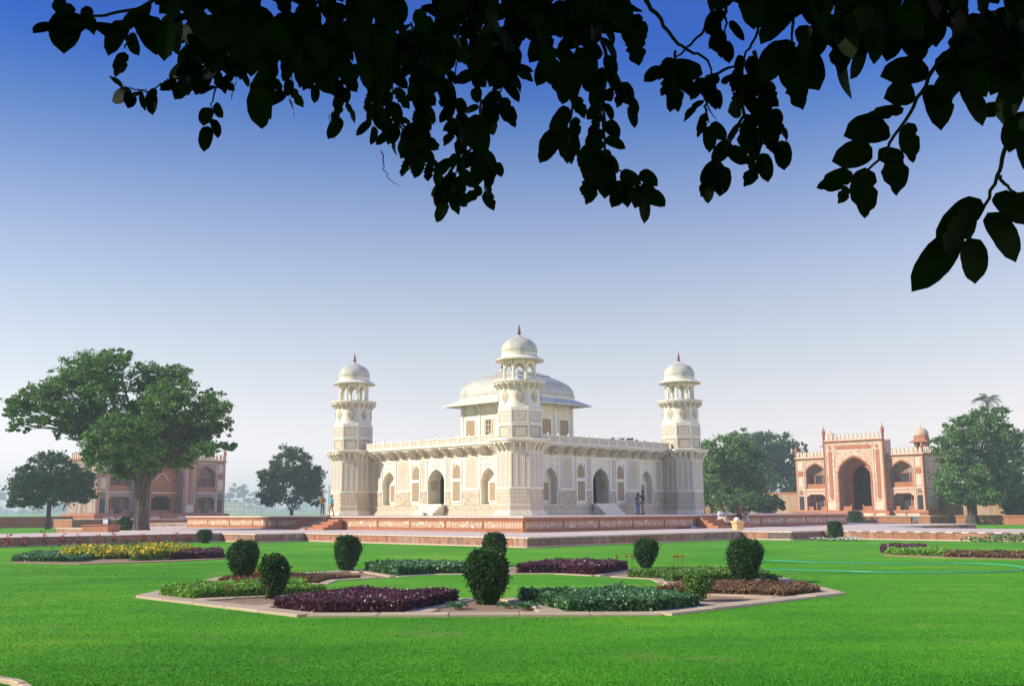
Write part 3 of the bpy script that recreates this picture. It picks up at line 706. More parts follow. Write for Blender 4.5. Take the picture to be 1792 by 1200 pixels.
# pavilion on the roof
def pavilion():
    W = 3.5; z0 = 5.42
    pv = MB(); q = W; pv.box(-q, q, -q, q, z0, 10.1); pv.box(-q-.15, q+.15, -q-.15, q+.15, z0, z0+.35)
    p = pv.build('pavilion', M['marble'], tomb)
    def side():
        y = -W; root = None
        k = MB()
        for u_ in (-3.38, -1.17, 1.17, 3.38): k.box(u_-.12, u_+.12, y-.06, y+.01, z0+.35, 9.9)
        k.box(-3.26, 3.26, y-.05, y+.01, 9.55, 9.75)
        root = k.build('pilasters', M['marble_clean'], tomb)
        for c0 in (-2.28, 0, 2.28):
            fr = MB(); aw = .92
            pts = arch_pts(aw, 8.55, 9.35, 12)
            for (a, b), (c, d) in zip(pts[:-1], pts[1:]): fr.add([(c0+a, y-.05, b), (c0+c, y-.05, d), (c0+c*1.06, y-.05, d+.06), (c0+a*1.06, y-.05, b+.06)], [(0, 1, 2, 3)]); fr.add([(c0+a, y-.05, b), (c0+a, y+.01, b), (c0+c, y+.01, d), (c0+c, y-.05, d)], [(0, 1, 2, 3)])
            fr.build('blind_arch', M['marble_clean'], root)
            k = MB()
            for a, b, cc, d in ((-.66, -.55, 6.55, 8.28), (.55, .66, 6.55, 8.28), (-.55, .55, 8.17, 8.28), (-.55, .55, 6.55, 6.66)): k.box(c0+a, c0+b, y-.045, y+.01, cc, d)
            k.build('window_frame', M['marble_clean'], root)
            sc_ = lattice(1.1, 1.5, 8, 11, mats=('jali', 'jali_back'), parent=root); sc_.location = (c0, y-.036, 6.66)
        return root
    s0 = side()
    for kk in (1, 2, 3):
        c = copy_tree(s0, tomb); c.rotation_euler = (0, 0, -kk*math.pi/2)
        if kk == 1: left = c
    # open shutter window in the middle bay of the lit side
    scr = [ch for ch in left.children if ch.name.startswith('window_screen') and abs(ch.location.x) < .1][0]
    k = MB(); k.box(-.36, .36, -.005, .02, 0, 1.5, 0)
    for a in (-.34, 0, .34): k.box(a-.018, a+.018, -.04, .0, 0, 1.5, 1)
    for z in (.02, .5, .98, 1.45): k.box(-.322, .322, -.035, .0, z, z+.03, 1)
    for sg in (-1, 1): k.box(sg*.36, sg*.55, -.05, .02, 0, 1.5, 2)
    wn = k.build('window', [M['brown_wood'], M['marble_clean'], M['jali']], left); wn.location = scr.location
    bpy.data.objects.remove(scr)
    # deep sloping eave
    k = MB(); E = 4.72
    def ring(w_, z): return [(-w_, -w_, z), (w_, -w_, z), (w_, w_, z), (-w_, w_, z)]
    R0 = [ring(3.4, 9.92), ring(E, 9.40), ring(E, 9.47), ring(4.2, 9.72), ring(3.62, 10.02), ring(3.62, 10.28)]
    vs = [v for r in R0 for v in r]; fs = []
    for j in range(len(R0)-1):
        for i in range(4): fs.append((j*4+i, j*4+(i+1) % 4, (j+1)*4+(i+1) % 4, (j+1)*4+i))
    k.add(vs, fs); k.build('eave', M['marble'], p)
    br = None
    for kk in range(4):
        for u_ in (-3.3, -1.17, 1.17, 3.3):
            if br is None: br = bracket_mesh(.16, .75, .55, p); o = br
            else: o = inst(br, p)
            a = -kk*math.pi/2; o.location = (u_*math.cos(a)+W*math.sin(a), u_*math.sin(a)-W*math.cos(a), 9.72); o.rotation_euler = (0, 0, a)
    # curved canopy roof
    rings = [(3.66, 10.27), (3.66, 10.36), (3.58, 10.38), (3.57, 10.62), (3.49, 10.92), (3.33, 11.20), (3.09, 11.45), (2.79, 11.68), (2.43, 11.90), (2.05, 12.08)]
    k = MB(); vs = []; fs = []
    for w_, z in rings: vs += ring(w_, z)
    for j in range(len(rings)-1):
        for i in range(4): fs.append((j*4+i, j*4+(i+1) % 4, (j+1)*4+(i+1) % 4, (j+1)*4+i))
    n = len(rings)-1; fs.append(tuple(n*4+i for i in range(4)))
    k.add(vs, fs); rf = k.build('roof', M['roof_marble'], tomb, smooth=True)
    k = MB(); vs = []; fs = []; rr = [(2.08, 12.09), (2.10, 12.16), (1.98, 12.18), (1.6, 12.36), (1.0, 12.58), (.35, 12.72)]
    for w_, z in rr: vs += ring(w_, z)
    for j in range(len(rr)-1):
        for i in range(4): fs.append((j*4+i, j*4+(i+1) % 4, (j+1)*4+(i+1) % 4, (j+1)*4+i))
    fs.append(tuple((len(rr)-1)*4+i for i in range(4))); k.add(vs, fs); k.build('roof_cap', M['roof_marble'], rf)
    fin = None
    for t in (-1, 1):
        k = MB(); k.lathe([(.34, 12.55), (.26, 12.72), (.10, 12.82)], 10, mi=1); k.lathe([(.07, 12.8), (.06, 12.9), (.15, 13.02), (.05, 13.2), (.12, 13.32), (.04, 13.5), (.08, 13.6), (.02, 13.75), (.006, 14.15)], 10)
        if fin is None: fin = k.build('finial', [M['maroon'], M['roof_marble']], rf); o = fin
        else: o = inst(fin, rf)
        o.location = (-.92*t, .92*t, 0)
    return p
pavilion()
# ------------------------------------------------------------------ gatehouses
def gatehouse(name, label, origin, rz, buff, open_arch, shade_rail='gate_red'):
    """facade frame: u along x, outside is -y, z from the lawn"""
    g = tag(empty(name, origin, rz), label, 'gatehouse')
    BUF, RED = M[buff], M['gate_red']
    y = 0.0; D = 9.0; FL = 1.65
    k = MB()
    # body: back, sides, roof
    k.box(-8.7, -2.75, 2.2, D, 0, 8.55, 0); k.box(2.75, 8.7, 2.2, D, 0, 8.55, 0); k.box(-2.75, 2.75, 6.3, D, 0, 8.55, 0); k.box(-2.75, 2.75, 1.0, 6.3, 8.1, 8.55, 0); k.box(-8.7, -7.5, .02, 2.6, FL, 8.55, 0); k.box(7.5, 8.7, .02, 2.6, FL, 8.55, 0)
    
    for s in (-1, 1): k.box(s*4.2, s*8.69, .02, 2.59, 8.0, 8.54, 0); k.box(s*4.2, s*8.69, .05, 2.58, 4.31, 4.5, 0)
    k.box(-8.69, 8.69, .02, 2.59, .2, FL-.015, 0)
    for s in (-1, 1): k.box(s*3.9, s*4.5, .05, 2.6, FL, 8.0, 0)
    body = k.build('body', [BUF], g)
    # wings with two storeys of openings
    for s in (-1, 1):
        u0, u1 = (4.1, 7.62) if s > 0 else (-7.62, -4.1)
        k = MB()
        k.arch_wall(u0, u1, 4.42, 8.55, s*6.0, 1.45, 4.55, 6.55, 7.85, 1.05, y, 0, 1, back=2)
        k.arch_wall(u0, u1, FL, 4.30, s*6.0, 1.42, FL+.05, 3.25, 3.80, 1.15, y, 0, 1, back=2, kind='cusp')
        wing = k.build('wing', [BUF, M['gate_shaded'], M['gate_shaded']], g)
        k = MB(); k.box(u0, u1, y-.10, y+.02, 4.30, 4.42); k.build('floor_band', M['gate_plain'], wing)
        def rim(uc, hw, sp, ap, wd, pr, kind, nm, mt):
            k = MB(); a_ = arch_pts(hw, sp, ap, 12); b_ = arch_pts(hw+wd, sp, ap+wd*1.1, 12)
            for (p0, q0), (p1, q1), (r0, s0), (r1, s1) in zip(a_[:-1], a_[1:], b_[:-1], b_[1:]):
                k.add([(uc+p0, y-pr, q0), (uc+p1, y-pr, q1), (uc+r1, y-pr, s1), (uc+r0, y-pr, s0)], [(0, 1, 2, 3)])
                k.add([(uc+r0, y-pr, s0), (uc+r1, y-pr, s1), (uc+r1, y+.01, s1), (uc+r0, y+.01, s0)], [(0, 1, 2, 3)])
                k.add([(uc+p0, y-pr, q0), (uc+p0, y+.01, q0), (uc+p1, y+.01, q1), (uc+p1, y-pr, q1)], [(0, 1, 2, 3)])
            return k, nm, mt
        k, nm, mt = rim(s*6.0, 1.45, 6.55, 7.85, .16, .05, 'arch', 'arch_rim', 'gate_red')
        for sg in (-1, 1): k.box(s*6.0+sg*1.45, s*6.0+sg*1.61, y-.05, y+.01, 4.5, 6.55)
        k.build(nm, M[mt], wing)
        k = MB()
        for a, b, c, d in ((u0+.12, u0+.22, 4.6, 8.4), (u1-.22, u1-.12, 4.6, 8.4), (u0+.22, u1-.22, 8.3, 8.4), (u0+.12, u0+.22, FL+.1, 4.2), (u1-.22, u1-.12, FL+.1, 4.2)): k.box(a, b, y-.05, y+.01, c, d)
        k.build('panel_frame', M['gate_plain'], wing)
        # upper recess: railing, door, little arched window, side panels
        yb = y+1.05
        k = MB(); k.box(s*6.0-1.42, s*6.0+1.42, y+.10, y+.2, 4.55, 4.62); k.box(s*6.0-1.42, s*6.0+1.42, y+.10, y+.2, 5.10, 5.2)
        for j in range(7): k.box(s*6.0-1.40+j*.445, s*6.0-1.27+j*.445, y+.11, y+.19, 4.62, 5.1)
        k.box(s*6-1.42, s*6+1.42, y+.13, y+.17, 4.62, 5.1); k.build('railing', M['gate_red'], wing)
        for dz, nm, wz in ((4.6, 'door', 1.75), (FL+.05, 'door', 1.75)):
            k = MB(); k.box(s*6.0-.52, s*6.0+.52, yb+(.1 if dz < 3 else 0)-.05, yb+.3, dz, dz+wz, 0)
            for sg in (-1, 1): k.box(s*6+sg*.52, s*6+sg*.66, yb+(.1 if dz < 3 else 0)-.12, yb+.3, dz, dz+wz+.12, 1)
            k.box(s*6-.52, s*6+.52, yb+(.1 if dz < 3 else 0)-.12, yb+.3, dz+wz, dz+wz+.12, 1)
            k.build(nm, [M['black_metal'], M['gate_red']], wing)
        k = MB(); pts = arch_pts(.36, 6.85, 7.2, 8)
        k.add([(s*6+a, yb-.03, z) for a, z in [(-.36, 6.5), (.36, 6.5)]+list(reversed(pts))], [tuple(range(len(pts)+2))]); k.build('arched_window', M['jali_back'], wing)
        k = MB(); k.box(s*6-1.4, s*6+1.4, yb-.06, yb+.02, 6.35, 6.45)
        for sg in (-1, 1): k.box(s*6+sg*.78, s*6+sg*1.38, yb-.05, yb+.02, 5.3, 6.2)
        k.build('recess_panel', M['gate_red'], wing)
        k = MB()
        k.box(s*6+.55, s*6+1.42, y+.15, y+.25, FL+.05, FL+.55); k.build('railing', M['gate_red'], wing)
        k = MB(); k.box(s*6-1.42, s*6-.55, y+.15, y+.25, FL+.05, FL+.55); k.build('railing', M['gate_red'], wing)
        # corner strip
        c0, c1 = (7.62, 8.7) if s > 0 else (-8.7, -7.62)
        k = MB(); k.box(c0, c1, y, y+.3, FL, 8.55, 0); strip = k.build('corner_strip', [BUF], g)
        cc = (c0+c1)/2
        k = MB(); k.box(cc-.34, cc+.34, y-.03, y+.01, FL+.1, 3.55); k.build('door', M['black_metal'], strip)
        k = MB(); pts = arch_pts(.30, 4.05, 4.35, 8); k.add([(cc+a, y-.03, z) for a, z in [(-.30, 3.75), (.30, 3.75)]+list(reversed(pts))], [tuple(range(len(pts)+2))]); k.build('arched_window', M['jali_back'], strip)
        for z0, z1, mt in ((4.75, 6.1, 'gate_plain'), (6.25, 6.9, 'gate_red'), (7.05, 8.2, 'gate_plain')):
            k = MB(); k.box(cc-.36, cc+.36, y-.04, y+.01, z0, z1); k.box(cc-.25, cc+.25, y-.06, y-.03, z0+.1, z1-.1); k.build('strip_panel', M[mt], strip)
        k = MB(); k.box(c0, c0+.09, y-.07, y+.01, FL, 8.5); k.box(c1-.09, c1, y-.07, y+.01, FL, 8.5); k.box(c0+.09, c1-.09, y-.06, y+.01, 4.42, 4.55); k.build('panel_frame', M['gate_plain'], strip)
        # cornice and merlons of the wing
        a0, a1 = (4.25, 8.95) if s > 0 else (-8.95, -4.25)
        k = MB(); k.box(a0, a1, y-.28, y+.3, 8.55, 8.66, 0); k.box(a0, a1, y-.10, y+.3, 8.66, 8.80, 1); cn = k.build('cornice', [M['gate_red'], M['gate_plain']], g)
        merlons(cn, a0+.25, a1-.15, 8.80, y, 8)
    # sides with shallow panels, plinth, steps
    for s in (-1, 1):
        k = MB()
        for z0, z1 in ((1.75, 4.25), (4.6, 8.35)):
            for q in range(3):
                y0 = .6+q*2.75; k.box(s*8.7, s*8.75, y0, y0+2.3, z0, z1, 0); k.box(s*8.7, s*8.78, y0+.8, y0+1.5, z0+.05, z0+(z1-z0)*.62, 1 if q == 1 else 0)
        k.build('side_panel', [M[buff], M['jali_back']], g)
        k = MB(); k.box(s*8.7, s*8.9, .1, D, 8.56, 8.66); k.box(s*8.7, s*8.82, .1, D, 4.35, 4.45); k.build('side_band', M['gate_red'], g)
        k = MB()
        sm = None
        cs = k
        k.box(s*8.6, s*8.8, .2, D, 8.67, 8.8); sb = k.build('cornice', M['gate_red'], g)
        merlons(sb, .5, D-.2, 8.8, s*8.7, 13, along='y')
    # central bay
    yb = -.85
    k = MB(); k.box(-4.1, -2.3, yb+.02, 1.4, FL, 10.6, 0); k.box(2.3, 4.1, yb+.02, 1.4, FL, 10.6, 0); k.box(-2.3, 2.3, yb+.02, 1.4, 8.80, 10.6, 0); k.box(-4.1, 4.1, yb+.02, 2.6, 1.0, FL-.01, 0)
    bay = k.build('bay', [BUF], g)
    k = MB()
    k.arch_wall(-4.1, 4.1, FL, 10.62, 0, 2.2, FL+.02, 6.5, 8.55, 1.5, yb, 0, 1, back=None)
    if open_arch:
        k.arch_wall(-2.3, 2.3, FL, 8.8, 0, 1.55, FL+.03, 6.1, 7.65, 1.2, yb+1.5, 2, 2, back=None)
        k.box(-2.6, 2.6, 6.0, 6.2, 1.4, 8, 3); k.box(-2.6, -2.4, yb+2.6, 6.1, 1.4, 8, 3); k.box(2.4, 2.6, yb+2.6, 6.1, 1.4, 8, 3); k.box(-2.6, 2.6, yb+2.7, 6.1, 7.8, 8, 3)
    else:
        k.add([(-2.3, yb+1.5, 4.3), (2.3, yb+1.5, 4.3), (2.3, yb+1.5, 8.8), (-2.3, yb+1.5, 8.8)], [(0, 1, 2, 3)], 2)
        k.arch_wall(-2.3, 2.3, FL, 4.3, 0, 1.35, 2.1, 3.3, 3.9, .8, yb+1.5, 2, 2, back=None, kind='cusp')
        k.box(-2.6, 2.6, 5.0, 5.2, 1.4, 5, 3); k.box(-2.6, 2.6, yb+2.4, 5.1, 4.31, 4.5, 3)
    arch = k.build('arch_front', [BUF, M['gate_shaded'], M['gate_red'], M['interior']], bay)
    k = MB()
    if open_arch:
        k.box(-.6, .6, 5.85, 6.0, 1.65, 4.0); k.build('door', M['black_metal'], bay)
        k = MB()
        for s in (-1, 1):
            k = MB(); k.box(s*.75, s*2.1, yb+.35, yb+.45, FL, FL+.55); k.box(s*.75, s*.87, yb+.3, yb+.5, FL, FL+.8); k.build('railing', M['gate_red'], bay)
    else:
        pts = arch_pts(.95, 5.9, 6.9, 10); yy = yb+1.45
        k.add([(a, yy, z) for a, z in [(-.95, 4.9), (.95, 4.9)]+list(reversed(pts))], [tuple(range(len(pts)+2))]); k.build('blind_arch', M['gate_red'], bay)
        k = MB()
        for (a, z), (c, d) in zip(pts[:-1], pts[1:]): k.add([(a, yy-.04, z), (c, yy-.04, d), (c*.86, yy-.04, d-.12), (a*.86, yy-.04, z-.12)], [(0, 1, 2, 3)])
        k.box(-2.2, 2.2, yy-.06, yy+.03, 4.25, 4.42); k.build('arch_rim', M['gate_plain'], bay)
    a_ = arch_pts(2.2, 6.5, 8.55, 16); b_ = arch_pts(2.42, 6.5, 8.82, 16); k = MB()
    for (p0, q0), (p1, q1), (r0, s0), (r1, s1) in zip(a_[:-1], a_[1:], b_[:-1], b_[1:]):
        k.add([(p0, yb-.06, q0), (p1, yb-.06, q1), (r1, yb-.06, s1), (r0, yb-.06, s0)], [(0, 1, 2, 3)]); k.add([(r0, yb-.06, s0), (r1, yb-.06, s1), (r1, yb+.01, s1), (r0, yb+.01, s0)], [(0, 1, 2, 3)])
        k.add([(p0, yb-.06, q0), (p0, yb+.01, q0), (p1, yb+.01, q1), (p1, yb-.06, q1)], [(0, 1, 2, 3)])
    for s in (-1, 1): k.box(s*2.2, s*2.42, yb-.06, yb+.01, FL, 6.5)
    k.build('arch_rim', M['gate_red'], bay)
    # red bands, diamonds, plain slabs, framing lines
    for s in (-1, 1):
        k = MB(); k.prism([(s*3.28-.24, 0), (s*3.28, -.35), (s*3.28+.24, 0), (s*3.28+.24, 5.9), (s*3.28, 6.2), (s*3.28-.24, 5.9)], 0, .05)
        o = k.build('red_band', M['gate_red'], bay); o.rotation_euler = (math.pi/2, 0, 0); o.location = (0, yb+.01, 3.35)
        k = MB(); k.prism([(-.28, 0), (0, -.3), (.28, 0), (0, .3)], 0, .05); o = k.build('diamond', M['gate_red'], bay); o.rotation_euler = (math.pi/2, 0, 0); o.location = (s*3.28, yb+.01, 9.85)
        k = MB(); k.box(s*2.72, s*3.85, yb-.04, yb+.01, FL+.1, 2.75); k.build('plain_slab', M['gate_plain'], bay)
        k = MB()
        for u_ in (2.68, 3.86): k.box(s*u_, s*(u_+.09), yb-.06, yb+.01, 2.85, 10.4)
        k.build('panel_frame', M['gate_plain'], bay)
        k = MB(); k.lathe([(.16, FL), (.16, 11.4), (.20, 11.45), (.20, 11.6)], 10, c=(s*4.1, yb+.06)); k.lathe([(.22, 11.6), (.26, 11.9), (.18, 12.25), (.05, 12.4), (.035, 12.75), (.005, 12.95)], 10, c=(s*4.1, yb+.06)); k.build('corner_shaft', M['gate_red'], bay, smooth=True)
        k = MB(); k.lathe([(.15, FL), (.15, 9.5), (.22, 9.55), (.20, 9.9), (.06, 10.1), (.03, 10.5)], 10, c=(s*8.75, y+.06)); k.build('corner_shaft', M['gate_red'], g, smooth=True)
    k = MB(); k.prism([(-2.6, 0), (-2.3, -.26), (2.3, -.26), (2.6, 0), (2.3, .26), (-2.3, .26)], 0, .05); o = k.build('red_band', M['gate_red'], bay); o.rotation_euler = (math.pi/2, 0, 0); o.location = (0, yb+.01, 9.85)
    k = MB(); k.box(-2.66, 2.66, yb-.06, yb+.01, 9.28, 9.37); k.box(-3.85, 3.85, yb-.06, yb+.01, 10.32, 10.40); k.build('panel_frame', M['gate_plain'], bay)
    k = MB(); k.box(-4.2, 4.2, yb-.25, yb+.3, 10.62, 10.75, 0); k.box(-4.1, 4.1, yb-.06, yb+.2, 10.75, 10.88, 1); k.box(-4.1, 4.1, 1.2, 1.5, 10.6, 10.75, 0)
    cn = k.build('cornice', [M['gate_red'], M['gate_plain']], bay)
    merlons(bay, -3.8, 3.8, 10.88, yb, 13)
    # roof kiosks
    kc = None
    for (u_, v_) in ((-6.4, 5.6), (6.4, 5.6)):
        if kc is None:
            k = MB(); k.box(-.78, .78, -.78, .78, 8.5, 9.5)
            kk = k.build('roof_kiosk', M['gate_red'], g); kc = kk
            for a in (-1, 1):
                for b in (-1, 1):
                    k = MB(); k.box(a*.50, a*.72, b*.50, b*.72, 9.5, 10.45); k.build('column', M['gate_red'], kk)
            k = MB(); k.box(-.48, .48, -.48, .48, 9.5, 10.4); k.build('core', M['interior'], kk)
            k = MB(); k.lathe([(1.0, 10.45), (1.7, 10.40), (1.7, 10.46), (1.05, 10.68), (1.02, 11.25)], 4, math.pi/4); k.build('eave', M['gate_red'], kk)
            pr = [(.82, 11.2), (.92, 11.35)]+[(.92*math.cos(j/8*1.5), 11.42+.92*math.sin(j/8*1.5)) for j in range(9)]+[(.05, 12.4), (.02, 12.8)]
            k = MB(); k.lathe(pr, 24); k.build('dome', M['gate_buff'], kk, smooth=True)
            kk.location = (u_, v_, 0)
        else:
            kk = copy_tree(kc, g); kk.location = (u_, v_, 0)
    # plinth and steps
    k = MB(); k.box(-9.3, 9.3, -.55, D+.4, .2, FL-.012, 0); k.box(-4.7, 4.7, -1.5, -.55, .2, FL-.02, 0); k.box(-9.4, 9.4, -.65, D+.5, 1.35, 1.45, 0); k.build('plinth', M['gate_red'], g)
    k = MB()
    for a in (-8.2, -6.4, 4.9, 6.7): k.box(a, a+1.5, -.58, -.5, .9, 1.3)
    for a in (-4.2, -2.4, 1.3, 3.0): k.box(a, a+1.3, -1.53, -1.45, .75, 1.3)
    k.build('plinth_panel', M['gate_plain'], g)
    k = MB()
    for j in range(4): k.box(-1.1, 1.1, -1.5-.35*(j+1), -1.5-.35*j+.001*j, .4, FL-.05-.28*(j+1)+.05)
    k.build('steps', M['gate_red'], g)
    k = MB(); k.box(-14.5, 12, -6.5, -1.2, 0, .95, 0); k.box(-14.6, 12.1, -6.6, -1.2, .95, 1.02, 1); k.build('platform', [M['sand_red'], M['sand_pave']], g)
    return g
MER = {}
def merlons(parent, a0, a1, z, y, n, along='x'):
    w_ = (a1-a0)/n
    for i in range(n):
        c = a0+(i+.5)*w_
        if 'm' not in MER:
            k = MB(); pr = [(-.14, 0), (.14, 0), (.17, .42), (.12, .6), (0, .78), (-.12, .6), (-.17, .42)]
            vs = [(a, -.09, b) for a, b in pr]+[(a, .09, b) for a, b in pr]; m = len(pr)
            k.add(vs, [(i_, (i_+1) % m, m+(i_+1) % m, m+i_) for i_ in range(m)]+[tuple(range(m-1, -1, -1)), tuple(range(m, 2*m))])
            MER['m'] = k.build('merlon', M['gate_plain'], parent); o = MER['m']
        else: o = inst(MER['m'], parent)
        o.location = (c, y, z) if along == 'x' else (y, c, z); o.rotation_euler = (0, 0, 0 if along == 'x' else math.pi/2)
gatehouse('gatehouse', 'sunlit orange and cream sandstone gatehouse with a tall dark central arch', wld(63.3, -.3), ANG-math.pi/2, 'gate_buff', True)
gatehouse('gatehouse', 'shaded reddish sandstone gatehouse standing behind the biggest tree', wld(.0, 64.6), ANG, 'gate_shaded', False)

# garden walls
def long_wall(name, label, x0, x1, y0, y1, z, mt='rough_wall'):
    o = tag(empty(name, garden, ANG), label, 'wall')
    k = MB(); k.box(x0, x1, y0, y1, -.2, z); k.build('wall_body', M[mt], o)
    k = MB(); k.box(x0-.08, x1+.08, y0-.08, y1+.08, z, z+.18); k.build('coping', M['sand_red'], o)
    return o
long_wall('garden_wall', 'weathered brown garden wall to the right of the sunlit gatehouse', 67.5, 68.3, -90, -9.2, 4.35)
long_wall('garden_wall', 'weathered brown garden wall between the dark trees and the sunlit gatehouse', 67.5, 68.3, 8.8, 90, 4.05)
long_wall('low_wall', 'low red sandstone terrace wall left of the shaded gatehouse', -95, -9.5, 70.5, 71.1, 1.15, 'sand_red')
long_wall('low_wall', 'low red terrace wall between the shaded gatehouse and the marble tomb', 9.5, 95, 70.5, 71.1, 1.0, 'sand_red')
long_wall('low_wall', 'low red sandstone wall under the trees at the far right', 60, 60.6, -90, -14, .9, 'sand_red')

# ------------------------------------------------------------------ trees
def crown(name, parent, blobs, n, size, mt, upw=.25, fill=.35, sub=None):
    """leaf sprays gathered in small clumps over the surface of each lobe; blobs: (centre, radii)"""
    vol = np.array([b[1][0]*b[1][1]+b[1][1]*b[1][2]+b[1][0]*b[1][2] for b in blobs]); vol = vol/vol.sum(); C = []
    for (c, r), v in zip(blobs, vol):
        m = int(n*v); c = np.array(c); r = np.array(r)
        nc = max(6, int(m/ (sub or 45)))
        d = rng.normal(size=(nc, 3)); d[:, 2] = d[:, 2]*.9+.12; d /= np.linalg.norm(d, axis=1)[:, None]
        rad = (1-fill*rng.random(nc)**1.6)*(.86+.28*rng.random(nc))
        cc = c+d*r*rad[:, None]
        cs = (.10+.15*rng.random(nc))*r.mean()
        idx = rng.integers(0, nc, m)
        q = rng.normal(size=(m, 3))*np.array([1, 1, .62]); C.append(cc[idx]+q*cs[idx][:, None]*.62)
    C = np.concatenate(C); s = size*(.6+.8*rng.random(len(C)))
    return quads_mesh(name, leaf_quads(C, s, .6, np.array([0, 0, 1.0]), upw), M[mt], parent)
def tree(name, label, base, trunk_r, fork_z, blobs, n, size, leaf, bark='bark', group=None, lean=0, cat='tree', fill=.35, limbs=True, sub=None):
    t = tag(empty(name, base), label, cat, group); bx, by, bz = base
    rel = [((c[0]-bx, c[1]-by, c[2]-bz), r) for c, r in blobs]
    k = MB(); top = (lean, 0, fork_z)
    pts = [(lean*.0, 0, -.3), (0, 0, .15), (lean*.2, 0, fork_z*.3), (lean*.6, .05, fork_z*.7), top]
    if trunk_r > .45:
        k2 = 44
        vs = []; zs = [-.3, .2, .7, fork_z*.25, fork_z*.5, fork_z*.75, fork_z, fork_z*1.2]; rr = [1.75, 1.45, 1.18, 1.04, 1.0, 1.0, 1.12, .9]
        k.lathe([(trunk_r*a, z) for a, z in zip(rr, zs)], k2, rf=lambda a, z: 1+.12*math.sin(3*a+z*.5)+.10*math.sin(7*a-z*.5)+.07*math.sin(11*a+z*.8))
    else:
        k.tube(pts, [trunk_r*1.5, trunk_r*1.25, trunk_r, trunk_r*.9, trunk_r*.85], 9)
    k.build('trunk', M[bark], t, smooth=True)
    if limbs:
        k = MB()
        for c, r in rel:
            c = Vector(c); f = Vector(top)*.98; mid = f.lerp(c, .5)+Vector((random.uniform(-.3, .3), random.uniform(-.3, .3), .16*math.hypot(c.x-f.x, c.y-f.y))); tr = trunk_r*random.uniform(.16, .30)
            k.tube([f+Vector((0, 0, -.5)), f.lerp(mid, .5)+Vector((0, 0, .1)), mid, mid.lerp(c, .6), c+Vector((0, 0, r[2]*.3))], [tr*1.2, tr, tr*.8, tr*.55, tr*.2], 6)
            for _ in range(4):
                e = c+Vector((random.uniform(-1, 1)*r[0]*.8, random.uniform(-1, 1)*r[1]*.8, random.uniform(-.5, .7)*r[2])); s0 = mid.lerp(c, random.uniform(.1, .8))
                k.tube([s0, s0.lerp(e, .5)+Vector((0, 0, .1)), e], [tr*.4, tr*.28, tr*.1], 5)
        k.build('limbs', M['bark_dark'], t, smooth=True)
    crown('crown', t, rel, n, size, leaf, fill=fill, sub=sub)
    return t
def pb(lst, Y, dy=0, deep=.8):
    """lobes measured in the photograph (centre x, y, half width, half height) set at distance Y"""
    out = []
    for i, (x, y, rx, ry) in enumerate(lst):
        yy = Y+((i*37) % 7-3)*dy; s = yy/FPX*1.0
        out.append((tuple(at(x, y, yy)), (rx*s, rx*s*deep, ry*s)))
    return out
YB = 78.0
b0 = at(247, 900, YB); 
big = [(24, 722, 20, 14), (165, 640, 52, 26), (205, 625, 28, 16), (130, 668, 45, 30), (80, 690, 42, 24), (40, 708, 32, 20), (30, 745, 20, 14), (60, 735, 26, 12), (185, 680, 42, 30), (265, 665, 42, 30), (310, 660, 30, 24),
       (300, 700, 48, 40), (245, 715, 40, 30), (160, 735, 48, 28), (205, 760, 60, 36), (125, 755, 30, 18), (280, 770, 50, 34), (330, 765, 44, 28), (375, 720, 32, 34), (385, 750, 24, 14), (395, 782, 24, 9), (350, 790, 28, 16),
       (185, 800, 42, 24), (215, 825, 30, 16), (310, 805, 36, 18), (250, 790, 46, 26), (150, 705, 34, 24), (112, 730, 30, 18), (95, 712, 30, 20), (178, 752, 34, 20), (348, 772, 30, 18), (368, 752, 24, 20), (250, 815, 30, 18), (225, 790, 30, 26), (275, 805, 30, 20), (240, 745, 50, 30), (180, 770, 40, 24), (300, 740, 40, 26), (370, 690, 16, 12), (340, 725, 26, 22)]
tree('broad_tree', 'very large spreading green tree with a thick ridged trunk', (b0.x, YB, 0),   .47, 4.2, pb(big, YB, .7), 100000, .21, 'leaf_neem', 'bark_ridged', fill=.8, sub=32)
tree('round_tree', 'small dark rounded tree left of the very large spreading tree', (at(85, 900, 118).x, 118, 0), .26, 3.2, pb([(88, 818, 42, 26), (55, 848, 42, 28), (125, 845, 42, 30), (88, 855, 58, 30), (35, 872, 24, 16), (145, 868, 24, 16)], 118, .5), 24000, .29, 'leaf_dark', 'bark_dark')
tree('round_tree', 'dense rounded dark tree standing alone just left of the marble tomb', (at(510, 900, 150).x, 150, 0), .30, 2.2, pb([(508, 812, 36, 28), (478, 842, 26, 34), (540, 842, 26, 34), (510, 850, 48, 36), (470, 872, 18, 14), (550, 872, 16, 14)], 150, .6), 24000, .32, 'leaf_dark', 'bark_dark')
tree('leafy_tree', 'dense green tree directly right of the marble tomb', (at(1290, 900, 128).x, 128, 0), .4, 3, pb([(1270, 790, 42, 28), (1300, 810, 40, 36), (1245, 815, 36, 34), (1285, 845, 56, 34), (1240, 860, 36, 30), (1310, 870, 34, 26), (1345, 880, 26, 16), (1275, 878, 50, 20)], 128, .8), 42000, .31, 'leaf_dense', 'bark_dark')
tree('leafy_tree', 'hazy taller tree behind the dense green tree, left of the sunlit gatehouse', (at(1345, 900, 185).x, 185, 0), .5, 4, pb([(1300, 775, 34, 22), (1350, 778, 40, 24), (1375, 805, 34, 34), (1330, 815, 46, 40), (1395, 838, 22, 30), (1360, 850, 44, 36), (1395, 795, 16, 16), (1405, 782, 9, 8)], 185, 1.2), 20000, .5, 'leaf_far', 'bark_dark')
